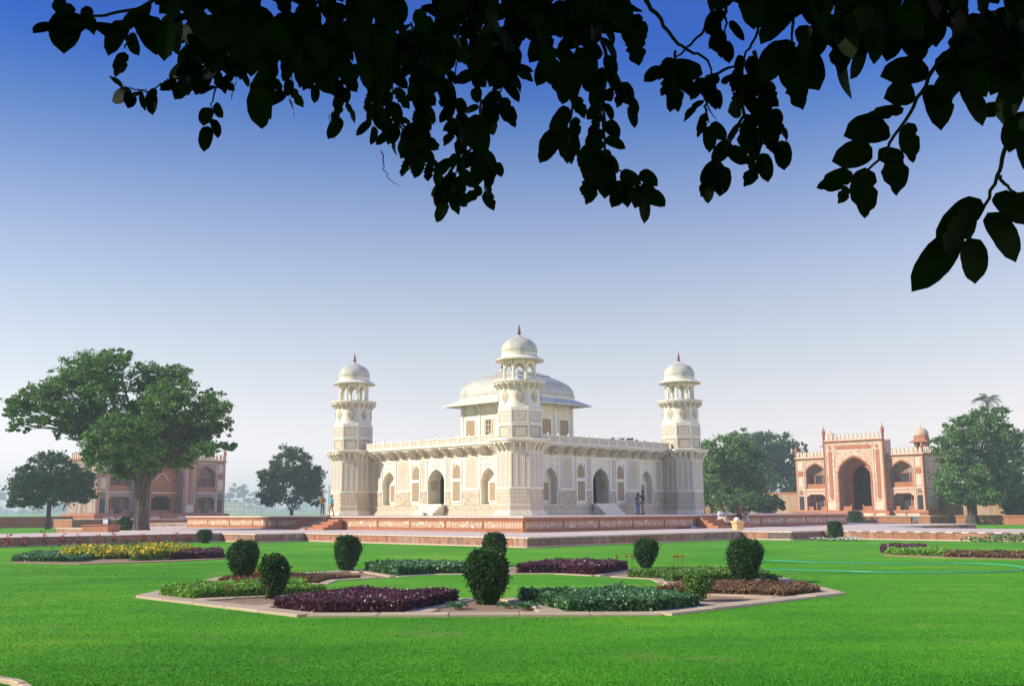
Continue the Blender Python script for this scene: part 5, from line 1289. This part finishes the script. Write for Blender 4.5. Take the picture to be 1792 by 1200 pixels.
def person(label, locv, rz, top, bottom, pose=None, scale=1.0, woman=False):
    t = tag(empty('person', locv, rz), label, 'person'); t.scale = (scale,)*3
    p = dict(POSE); p.update(pose or {})
    names = ['pel', 'wai', 'che', 'nec', 'hd0', 'hd1', 'hd2', 'shl', 'ell', 'wrl', 'shr', 'elr', 'wrr', 'hil', 'knl', 'anl', 'tol', 'hir', 'knr', 'anr', 'tor']
    rad = dict(pel=(.14, .10), wai=(.125, .09), che=(.15, .10), nec=.052, hd0=.062, hd1=.088, hd2=.06, shl=.055, ell=.042, wrl=.028, shr=.055, elr=.042, wrr=.028, hil=.085, knl=.058, anl=.04, tol=.035, hir=.085, knr=.058, anr=.04, tor=.035)
    eds = [('pel', 'wai'), ('wai', 'che'), ('che', 'nec'), ('nec', 'hd0'), ('hd0', 'hd1'), ('hd1', 'hd2'), ('che', 'shl'), ('shl', 'ell'), ('ell', 'wrl'), ('che', 'shr'), ('shr', 'elr'), ('elr', 'wrr'), ('pel', 'hil'), ('hil', 'knl'), ('knl', 'anl'), ('anl', 'tol'), ('pel', 'hir'), ('hir', 'knr'), ('knr', 'anr'), ('anr', 'tor')]
    V = [(p[n], rad[n]) for n in names]; ix = {n: i for i, n in enumerate(names)}; Eg = [(ix[a], ix[b]) for a, b in eds]
    # palms, fingers and thumbs
    for w_, e_, sg in (('wrl', 'ell', -1), ('wrr', 'elr', 1)):
        W = Vector(p[w_]); d = (W-Vector(p[e_])).normalized(); sdv = d.cross(Vector((1, 0, 0))).normalized()
        pm = W+d*.07; i0 = len(V); V.append((tuple(pm), (.036, .018))); Eg.append((ix[w_], i0))
        for j, ln in enumerate((.070, .080, .074, .058)):
            b_ = pm+d*.035+sdv*(-.027+.018*j); k1 = len(V)
            V.append((tuple(b_), .0095)); V.append((tuple(b_+d*ln*.55+Vector((-sg*.006, 0, 0))), .0085)); V.append((tuple(b_+d*ln+Vector((-sg*.018, 0, 0))), .007))
            Eg += [(i0, k1), (k1, k1+1), (k1+1, k1+2)]
        b_ = pm-d*.02-sdv*.035; k1 = len(V); V.append((tuple(b_), .012)); V.append((tuple(b_+d*.045-sdv*.02), .009)); Eg += [(i0, k1), (k1, k1+1)]
    body = skin_mesh('body', V, Eg, M['skin'], t)
    H = Vector(p['hd1']); k = MB()
    f = Vector((0, -1, 0))
    k.tube([H+Vector((0, -.075, .02)), H+Vector((0, -.105, -.015)), H+Vector((0, -.08, -.025))], [.008, .015, .008], 6)
    for s in (-1, 1): k.lathe([(.004, -.02), (.016, 0), (.004, .02)], 8, c=(H.x+s*.09, H.y)); 
    n0 = len(k.v); k.v = [(a, b, c+H.z) if abs(abs(a-H.x)-.09) < .03 and abs(c) < .05 else (a, b, c) for a, b, c in k.v]
    k.build('face_features', M['skin'], t, smooth=True)
    k = MB()
    for s in (-1, 1): k.lathe([(.003, H.z+.008), (.011, H.z+.016), (.003, H.z+.024)], 8, c=(H.x+s*.032, H.y-.078))
    k.box(H.x-.024, H.x+.024, H.y-.088, H.y-.07, H.z-.052, H.z-.044); k.build('eyes_and_mouth', M['hair'], t)
    k = MB(); pr = [(.098*math.cos(a), .105*math.sin(a)) for a in [j*math.pi/2/6 for j in range(7)]]
    k.lathe([(.094, -.045)]+pr, 14); k.v = [(a+H.x, b+H.y+.022+(.02 if c < .02 and b > 0 else 0), c+H.z+.02+(.05 if (c < .0 and b < -.03) else 0)) for a, b, c in k.v]; k.build('hair', M['hair'], t, smooth=True)
    if woman: k = MB(); k.tube([H+Vector((0, .09, .0)), H+Vector((0, .11, -.14)), H+Vector((0, .09, -.30))], [.05, .05, .02], 8); k.build('plait', M['hair'], t, smooth=True)
    g = lambda n, a: (p[n], tuple(x+a for x in rad[n]) if hasattr(rad[n], '__len__') else rad[n]+a)
    lerp = lambda a, b, f: tuple(Vector(p[a]).lerp(Vector(p[b]), f))
    T = [g('pel', .02), g('wai', .025), g('che', .022), (lerp('che', 'nec', .7), .08), g('shl', .022), (lerp('shl', 'ell', .9), .055), g('shr', .022), (lerp('shr', 'elr', .9), .055)]
    skin_mesh('shirt', T, [(0, 1), (1, 2), (2, 3), (2, 4), (4, 5), (2, 6), (6, 7)], M[top], t)
    Bt = [g('pel', .024), g('hil', .018), g('knl', .022), (lerp('knl', 'anl', .9), .062), g('hir', .018), g('knr', .022), (lerp('knr', 'anr', .9), .062)]
    skin_mesh('trousers', Bt, [(0, 1), (1, 2), (2, 3), (0, 4), (4, 5), (5, 6)], M[bottom], t)
    k = MB()
    for a in ('l', 'r'):
        A, B = Vector(p['an'+a]), Vector(p['to'+a]); d = (B-A); d.z = 0; d.normalize(); k.tube([A-d*.05+Vector((0, 0, -.05)), A+Vector((0, 0, -.045)), B+d*.05+Vector((0, 0, -.005))], [.035, .045, .03], 8)
    k.build('shoes', M['dark_cloth'], t, smooth=True)
    return t
reach = dict(elr=(.22, -.16, 1.22), wrr=(.16, -.36, 1.38)); fold = dict(ell=(-.22, -.10, 1.16), wrl=(-.05, -.22, 1.24), elr=(.24, -.1, 1.16), wrr=(.05, -.22, 1.22))
step = dict(knl=(-.10, -.14, .52), anl=(-.10, -.12, .10), tol=(-.10, -.27, .05), knr=(.10, .02, .50), anr=(.10, .22, .12), tor=(.10, .10, .04))
def on_plinth(px, py, z=ZP, Y=None): return at(px, py, Y) if Y else ground(px, py, z)
pp = wld(-18.2, 12.2, ZP); a_ = at(564, 895, pp.y); b_p = at(577, 895, pp.y)
person('person in an orange shirt and grey trousers on the plinth left of the tomb', (a_.x, pp.y, ZP), .4, 'orange_cloth', 'grey_cloth', fold, .98)
person('person in a turquoise top walking beside the left tower', (b_p.x, pp.y+.8, ZP), -.9, 'teal_cloth', 'tan_cloth', step, .97)
wy = wld(4.6, -11.6, ZP); q1 = at(1116, 895, wy.y); q2 = at(1125.5, 895, wy.y)
person('person in a pink top and blue trousers facing the tomb wall', (q1.x, q1.y-.4, ZP), math.pi+ANG-.2, 'pink_cloth', 'blue_cloth', fold, 1.0, True)
person('person in a dark jacket facing the tomb wall by the right niche', (q2.x, q2.y, ZP), math.pi+ANG+.2, 'dark_cloth', 'tan_cloth', reach, 1.1)
seat = dict(pel=(0, 0, .10), wai=(0, -.02, .26), che=(0, -.06, .47), nec=(0, -.09, .63), hd0=(0, -.11, .71), hd1=(0, -.12, .80), hd2=(0, -.115, .875), shl=(-.18, -.06, .57), ell=(-.24, -.14, .32), wrl=(-.16, -.34, .30), shr=(.18, -.06, .57), elr=(.24, -.14, .32), wrr=(.16, -.34, .30),
    hil=(-.09, -.02, .08), knl=(-.13, -.42, .20), anl=(-.13, -.62, -.17), tol=(-.13, -.78, -.21), hir=(.09, -.02, .08), knr=(.13, -.42, .20), anr=(.13, -.55, -.2), tor=(.13, -.71, -.24))
person('person in white sitting on the right hand plinth stairs', atloc(1259, -HP-.75, H1+H2*.6-.02), ANG, 'white_cloth', 'cream_cloth', seat, 1.05)
sp1 = wld(4.0, -HP-1.7, H1)
q3 = at(1294.5, 918, sp1.y); q4 = at(1309, 918, sp1.y)
person('person in dark red and navy clothes standing behind the litter bin', (q3.x, q3.y, H1), .5, 'red_cloth', 'dark_cloth', fold, .98)
person('person in cream clothes standing beside the one in dark red', (q4.x, q4.y+.5, H1), -.6, 'cream_cloth', 'white_cloth', fold, .8)

# ------------------------------------------------------------------ the tree the viewer stands under
ov = tag(empty('overhanging_tree', (-3.2, -2.6, 0)), 'dark overhanging tree whose broad leaved twigs hang across the top of the view', 'tree')
OB = Vector((-3.2, -2.6, 0))
k = MB(); k.tube([(0, 0, -.3), (.1, 0, 1.5), (.3, .2, 3.6), (.2, .3, 5.5), (.0, .2, 8)], [.42, .34, .29, .22, .1], 12); k.build('trunk', M['bark_dark'], ov, smooth=True)
k = MB(); S = Vector((.3, .2, 3.8))
limb_ends = [(-1.5, 4.2, 4.6), (2.6, 4.9, 4.5), (5.6, 5.0, 4.4), (3.8, 3.0, 5.0), (-3, .5, 5.5), (1, -3, 5.6)]
for e in limb_ends:
    e = Vector(e); k.tube([S+Vector((0, 0, -.5)), S.lerp(e, .3)+Vector((0, 0, .45)), S.lerp(e, .65)+Vector((0, 0, .35)), e], [.16, .11, .075, .03], 8)
k.build('limbs', M['bark_dark'], ov, smooth=True)
# leaf shapes: broad, pointed, slightly folded; some with bites
LEAF = []
def leaf_shape(seed):
    r = random.Random(seed); n = 12; vs = []; fs = []
    asp = r.uniform(.25, .33); curl = r.uniform(-.18, .18); fold = r.uniform(.05, .22); bite = [r.random() < .2 for _ in range(2*n+2)]
    wob = [r.uniform(.975, 1.025)*(r.uniform(.6, .85) if b and seed % 3 == 1 else 1) for b in bite]
    for i in range(n+1):
        t = i/n; wd = asp*math.sqrt(max(0, 1-((t-.46)/.50)**2))*(1-.12*(t-.4)) if 0 < i < n else 0.0
        if i == n-1: wd *= .80
        y = -t; z = curl*math.sin(t*math.pi)*.5
        if i in (0, n): vs.append((0, y, z))
        else: vs += [(-wd*wob[i], y, z+fold*wd), (0, y, z), (wd*wob[n+i], y, z+fold*wd)]
    idx = lambda i, k: 0 if i == 0 else (1+(n-1)*3 if i == n else 1+(i-1)*3+k)
    for i in range(n):
        for k in (0, 1):
            a, b, c, d = idx(i, k), idx(i, k+1), idx(i+1, k+1), idx(i+1, k)
            f = []
            for q in (a, b, c, d):
                if q not in f: f.append(q)
            if len(f) > 2: fs.append(tuple(f))
    fs.append((0, 0, 0)) if False else None
    m = bpy.data.meshes.new('leaf'); m.from_pydata(vs, [], fs); m.materials.append(M['leaf_over']); m.polygons.foreach_set('use_smooth', [True]*len(m.polygons)); m.update(); return m
LEAF = [leaf_shape(i) for i in range(9)]
leaves = []      # (matrix, projected size, mesh index)
def add_leaf(pos, L, direction, face=None, var=.35):
    """blade hangs from pos along direction; its flat side turned roughly to the viewer"""
    d = Vector(direction)+Vector((random.gauss(0, var), random.gauss(0, var*.7), random.gauss(0, var))); d.normalize()
    nrm = Vector((0, -1, .1)) if face is None else Vector(face); nrm += Vector((random.gauss(0, .6), random.gauss(0, .3), random.gauss(0, .45)))
    nrm = (nrm-d*nrm.dot(d)).normalized(); sd = (-d).cross(nrm).normalized()
    mtx = Matrix((( sd.x, -d.x, nrm.x), (sd.y, -d.y, nrm.y), (sd.z, -d.z, nrm.z))).to_4x4()
    mtx = Matrix.Translation(Vector(pos)) @ mtx @ Matrix.Scale(L, 4)
    tip = Vector(pos)+d*L*.5; t = topx(tip); vis = -60 < t[0] < 1850 and -60 < t[1] < 1260 and t[2] > 0
    leaves.append((mtx, (FPX*L/t[2] if vis else 0), random.randrange(len(LEAF))))
twigs = []
def spray(path, Y0, Y1, lpx, step, drop=.9, both=True, r0=.006, bare=0.0, var=.35, rnd=1.0, fill=1):
    """twig along points measured in the photograph, with leaves of about lpx pixels set alternately along it"""
    P = []; n = len(path)
    for i in range(n-1):
        for j in range(6):
            t = (i+j/6)/(n-1); x = path[i][0]+(path[i+1][0]-path[i][0])*j/6; y = path[i][1]+(path[i+1][1]-path[i][1])*j/6
            P.append(at(x+random.gauss(0, 1.5), y+random.gauss(0, 1.5), Y0+(Y1-Y0)*t))
    P.append(at(path[-1][0], path[-1][1], Y1)); twigs.append((P, r0))
    tot = sum(math.hypot(path[i+1][0]-path[i][0], path[i+1][1]-path[i][1]) for i in range(n-1)); m = max(2, int(tot/step*1.35)); sgn = 1
    for q in range(m+1):
        t = q/m
        if t < bare: continue
        f = t*(len(P)-1); i = min(int(f), len(P)-2); p = P[i].lerp(P[i+1], f-i); tw = (P[min(i+1, len(P)-1)]-P[i]).normalized()
        for _ in range(fill):
            L = .98*lpx*random.uniform(.7, 1.15)*rnd*p.y/FPX; sgn = -sgn
            d = tw*.55+Vector((sgn*.75, random.gauss(0, .2), -drop))
            if q == m: d = tw*1.0+Vector((0, 0, -.5))
            off = d.normalized()*L*random.uniform(.08, .32); stalk = p+off
            add_leaf(stalk, L, d, var=var)
def blob(x0, x1, y0, y1, n, lpx, Ya, Yb):
    for _ in range(n):
        x = random.uniform(x0, x1); y = random.uniform(y0, y1); Y = random.uniform(Ya, Yb); p = at(x, y, Y)
        add_leaf(p, 1.0*lpx*random.uniform(.75, 1.15)*Y/FPX, (random.gauss(0, .5), random.gauss(0, .2), -1))
def single(x0, y0, x1, y1, Y, wide=1.0):
    a, b = at(x0, y0, Y), at(x1, y1, Y+random.uniform(-.03, .03)); d = b-a; L = d.length*1.04
    nrm = Vector((random.uniform(-.25, .25), -1, random.uniform(-.15, .25))); d.normalize(); nrm = (nrm-d*nrm.dot(d)).normalized(); sd = (-d).cross(nrm).normalized()
    mtx = Matrix(((sd.x, -d.x, nrm.x), (sd.y, -d.y, nrm.y), (sd.z, -d.z, nrm.z))).to_4x4()
    leaves.append((Matrix.Translation(a) @ mtx @ Matrix.Diagonal((L*wide*1.02, L, L, 1)), 500+L, random.randrange(len(LEAF))))
blob(260, 900, -140, 70, 260, 72, 2.0, 2.9)
blob(320, 900, 40, 125, 120, 52, 2.6, 3.6)
blob(900, 1085, -120, 40, 95, 72, 2.0, 2.8)
blob(1240, 1420, -120, 0, 40, 72, 2.0, 2.6)
blob(1400, 1830, -140, 50, 190, 78, 1.7, 2.4)
blob(1650, 1830, 30, 110, 60, 76, 1.7, 2.3)
spray([(330, -40), (250, 12), (165, 30), (120, 38)], 2.3, 2.2, 78, 36, .7)
spray([(250, 15), (225, 50), (218, 85)], 2.3, 2.3, 55, 40, .9)
spray([(420, 60), (330, 130), (262, 160), (220, 152)], 3.0, 3.0, 42, 22, .8, bare=.12, r0=.004)
spray([(390, 110), (372, 170), (366, 215)], 3.0, 3.0, 44, 22, 1, r0=.004)
for x0, x1, y1 in ((470, 458, 175), (520, 505, 170), (430, 415, 140), (560, 552, 140), (600, 598, 195), (350, 330, 120), (640, 655, 215), (680, 690, 235), (720, 740, 250)):
    spray([(x0, 40), ((x0+x1)/2, y1*.6), (x1, y1)], 3.0, 3.2, 44, 15, 1, r0=.004, var=.5)
spray([(640, 80), (690, 200), (760, 290), (790, 335)], 3.2, 3.3, 42, 14, 1, var=.5)
spray([(760, 60), (800, 180), (805, 280), (785, 345)], 3.1, 3.2, 40, 13, 1, var=.5)
spray([(830, 60), (838, 180), (850, 270), (848, 335)], 3.0, 3.1, 41, 15, 1, var=.5)
spray([(870, 40), (880, 120), (872, 190)], 2.8, 2.9, 58, 18, 1)
spray([(700, 60), (740, 180), (720, 270)], 3.1, 3.2, 41, 14, 1, var=.5)
spray([(770, 120), (820, 240), (865, 280)], 3.2, 3.2, 40, 15, 1, var=.5)
spray([(960, -20), (965, 60), (968, 110)], 2.2, 2.3, 70, 34, 1)
spray([(1010, -40), (1010, 90), (1000, 200), (985, 235)], 2.3, 2.4, 60, 22, 1)
spray([(1040, -20), (1060, 110), (1055, 230), (1045, 300)], 2.4, 2.4, 52, 17, 1)
spray([(1070, 120), (1100, 175)], 2.4, 2.4, 55, 20, 1)
spray([(1050, 180), (1062, 280), (1110, 320), (1135, 330)], 2.4, 2.4, 52, 22, 1, r0=.004)
spray([(1090, -40), (1105, 20), (1106, 45)], 2.2, 2.2, 75, 40, 1)
spray([(1110, -30), (1140, 15), (1185, 75), (1240, 108), (1252, 150)], 2.4, 2.4, 50, 30, 1, bare=.9, r0=.007)
spray([(1252, 8), (1225, 60), (1190, 95), (1165, 115)], 2.4, 2.4, 48, 26, 1, bare=.8, r0=.005)
spray([(1180, 90), (1178, 130), (1182, 160)], 2.4, 2.4, 50, 20, 1, r0=.004)
spray([(1268, -40), (1270, 20), (1268, 60)], 2.2, 2.3, 55, 24, 1)
spray([(1345, -30), (1325, 60), (1300, 110), (1245, 130)], 2.4, 2.4, 52, 24, 1, bare=.5, r0=.005)
spray([(1300, 110), (1300, 200), (1262, 280), (1245, 310)], 2.4, 2.4, 52, 17, 1)
spray([(1320, 90), (1330, 180), (1328, 270)], 2.4, 2.4, 54, 17, 1)
spray([(1340, 120), (1350, 190), (1365, 235)], 2.4, 2.4, 50, 20, 1)
spray([(1240, 130), (1235, 180), (1240, 215)], 2.4, 2.4, 50, 18, 1)
spray([(1400, -60), (1388, 30), (1386, 100)], 2.0, 2.1, 95, 34, 1, var=.2)
spray([(1470, -60), (1468, 20), (1470, 72)], 2.0, 2.1, 80, 36, 1)
spray([(1590, -60), (1560, 20), (1520, 60)], 2.0, 2.0, 80, 34, 1)
spray([(1740, 30), (1715, 45), (1640, 112), (1600, 185), (1552, 262), (1505, 312), (1478, 318)], 1.9, 2.1, 80, 900, .35, bare=1.1, r0=.006)
spray([(1730, 40), (1690, 110), (1660, 140)], 1.9, 1.9, 90, 34, 1)
spray([(1770, 60), (1772, 150), (1760, 250), (1748, 310), (1712, 380), (1660, 440)], 1.9, 2.0, 85, 44, .9, bare=1.1, r0=.007, var=.22)
spray([(1748, 310), (1770, 335), (1800, 345)], 1.95, 1.95, 90, 26, 1, bare=1.1, r0=.004, var=.25)
spray([(1712, 380), (1690, 400), (1640, 440)], 1.95, 1.95, 100, 34, .8, bare=1.1, r0=.004, var=.2)
spray([(1768, 190), (1740, 188)], 1.95, 1.95, 45, 60, .1, bare=1.1, r0=.003)
spray([(1790, 120), (1800, 180), (1790, 210)], 1.8, 1.8, 80, 34, .8)
for a in ((1625, 118, 1543, 134, 2.0, .95), (1600, 158, 1548, 172, 2.0, 1.1), (1628, 148, 1646, 226, 2.0, 1), (1588, 214, 1598, 283, 2.02, 1), (1582, 190, 1518, 201, 2.0, .6), (1556, 222, 1479, 238, 2.03, 1.05), (1527, 260, 1458, 282, 2.05, 1.1),
          (1492, 302, 1431, 328, 2.08, 1.1), (1482, 326, 1467, 356, 2.08, .9), (1514, 293, 1513, 379, 2.08, 1.0), (1552, 256, 1568, 340, 2.05, 1.0), (1757, 187, 1712, 196, 1.95, 1.1), (1716, 348, 1640, 425, 1.95, .8), (1672, 412, 1598, 507, 1.96, .75),
          (1696, 416, 1706, 494, 1.96, 1.1), (1728, 372, 1776, 456, 1.95, 1.0), (1742, 338, 1795, 392, 1.95, 1.0), (1700, 372, 1655, 440, 1.94, .9), (1778, 338, 1815, 400, 1.94, 1), (1255, 285, 1227, 343, 2.4, .7), (1240, 30, 1262, 100, 2.3, .9),
          (1230, 130, 1150, 120, 2.4, .8), (1168, 118, 1186, 194, 2.4, .9), (1105, 30, 1104, 82, 2.2, 1), (1388, 80, 1384, 162, 2.05, 1), (1468, 60, 1470, 128, 2.05, .95), (1600, 60, 1606, 110, 2, 1), (120, 20, 112, 92, 2.2, 1.05), (150, 10, 165, 60, 2.2, 1), (215, 35, 190, 96, 2.25, 1),
          (95, 0, 130, 30, 2.2, .9), (455, 150, 456, 222, 2.6, .9), (830, 200, 846, 272, 2.8, .9), (960, 80, 962, 146, 2.2, 1), (1000, 100, 985, 180, 2.2, 1), (1045, 260, 1022, 312, 2.4, 1), (1062, 290, 1058, 346, 2.4, 1), (1095, 310, 1098, 362, 2.4, .9), (1120, 300, 1150, 325, 2.4, .9), (1125, 320, 1146, 360, 2.4, .9)):
    single(*a)
spray([(668, 262), (670, 295), (682, 316), (700, 326)], 3.2, 3.2, 40, 900, 1, bare=1.1, r0=.0022)
spray([(262, 160), (240, 158), (214, 149)], 3.0, 3.0, 40, 900, 1, bare=1.1, r0=.0025)
spray([(1040, 300), (1036, 330), (1030, 346)], 2.4, 2.4, 40, 900, 1, bare=1.1, r0=.0015)
spray([(575, 200), (580, 235), (588, 246)], 3.2, 3.2, 40, 900, 1, bare=1.1, r0=.0015)
# twigs
for P, r0 in twigs:
    k = MB(); k.tube([p-OB for p in P], [r0*(1-.75*i/len(P)) for i in range(len(P))], 5); k.build('twig', M['twig'], ov)
leaves.sort(key=lambda l: -l[1])
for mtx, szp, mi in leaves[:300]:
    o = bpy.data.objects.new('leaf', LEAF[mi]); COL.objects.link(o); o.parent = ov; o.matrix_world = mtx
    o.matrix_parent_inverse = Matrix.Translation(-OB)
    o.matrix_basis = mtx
V = []; F = []; n0 = 0
LV = [np.array([v.co[:] for v in m.vertices]) for m in LEAF]; LF = [[tuple(p.vertices) for p in m.polygons] for m in LEAF]
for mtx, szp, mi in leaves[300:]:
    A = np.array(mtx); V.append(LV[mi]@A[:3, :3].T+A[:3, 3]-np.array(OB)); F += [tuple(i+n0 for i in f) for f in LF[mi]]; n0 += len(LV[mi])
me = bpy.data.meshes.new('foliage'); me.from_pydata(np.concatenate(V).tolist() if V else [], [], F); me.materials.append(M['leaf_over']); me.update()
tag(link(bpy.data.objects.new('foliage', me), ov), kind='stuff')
# unseen rest of its crown, filled in towards the sun to shade the hanging leaves
C = []
n = 26000
q = np.column_stack([rng.uniform(-9, 8, n), rng.uniform(-7, 6.5, n), rng.uniform(2.3, 8.5, n)])
elev = (q[:, 2]-EYE)/np.maximum(.1, q[:, 1]); keep = (q[:, 1] < .6) | (elev > .60) | (q[:, 0] < -.62*q[:, 1]-.5)
keep &= ((q[:, 0]+.5)**2/80+(q[:, 1])**2/46+(q[:, 2]-5.6)**2/10) < 1
keep &= ~((np.abs(q[:, 0]) < 1.2) & (np.abs(q[:, 1]) < 1.5) & (q[:, 2] < 3.2))
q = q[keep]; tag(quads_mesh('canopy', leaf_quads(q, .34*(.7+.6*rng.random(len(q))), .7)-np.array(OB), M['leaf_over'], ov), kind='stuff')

# ------------------------------------------------------------------ haze
hz = MB(); hz.box(-1900, 1900, -300, 1700, -1.2, 40)
m = bpy.data.materials.new('haze'); m.use_nodes = True; m.node_tree.nodes.clear()
pv = m.node_tree.nodes.new('ShaderNodeVolumePrincipled'); pv.inputs['Color'].default_value = (.84, .90, 1, 1); pv.inputs['Density'].default_value = .00068; pv.inputs['Anisotropy'].default_value = .0
mo = m.node_tree.nodes.new('ShaderNodeOutputMaterial'); m.node_tree.links.new(pv.outputs[0], mo.inputs['Volume'])
hb = hz.build('haze', m); tag(hb, kind='stuff')
bpy.context.view_layer.update()
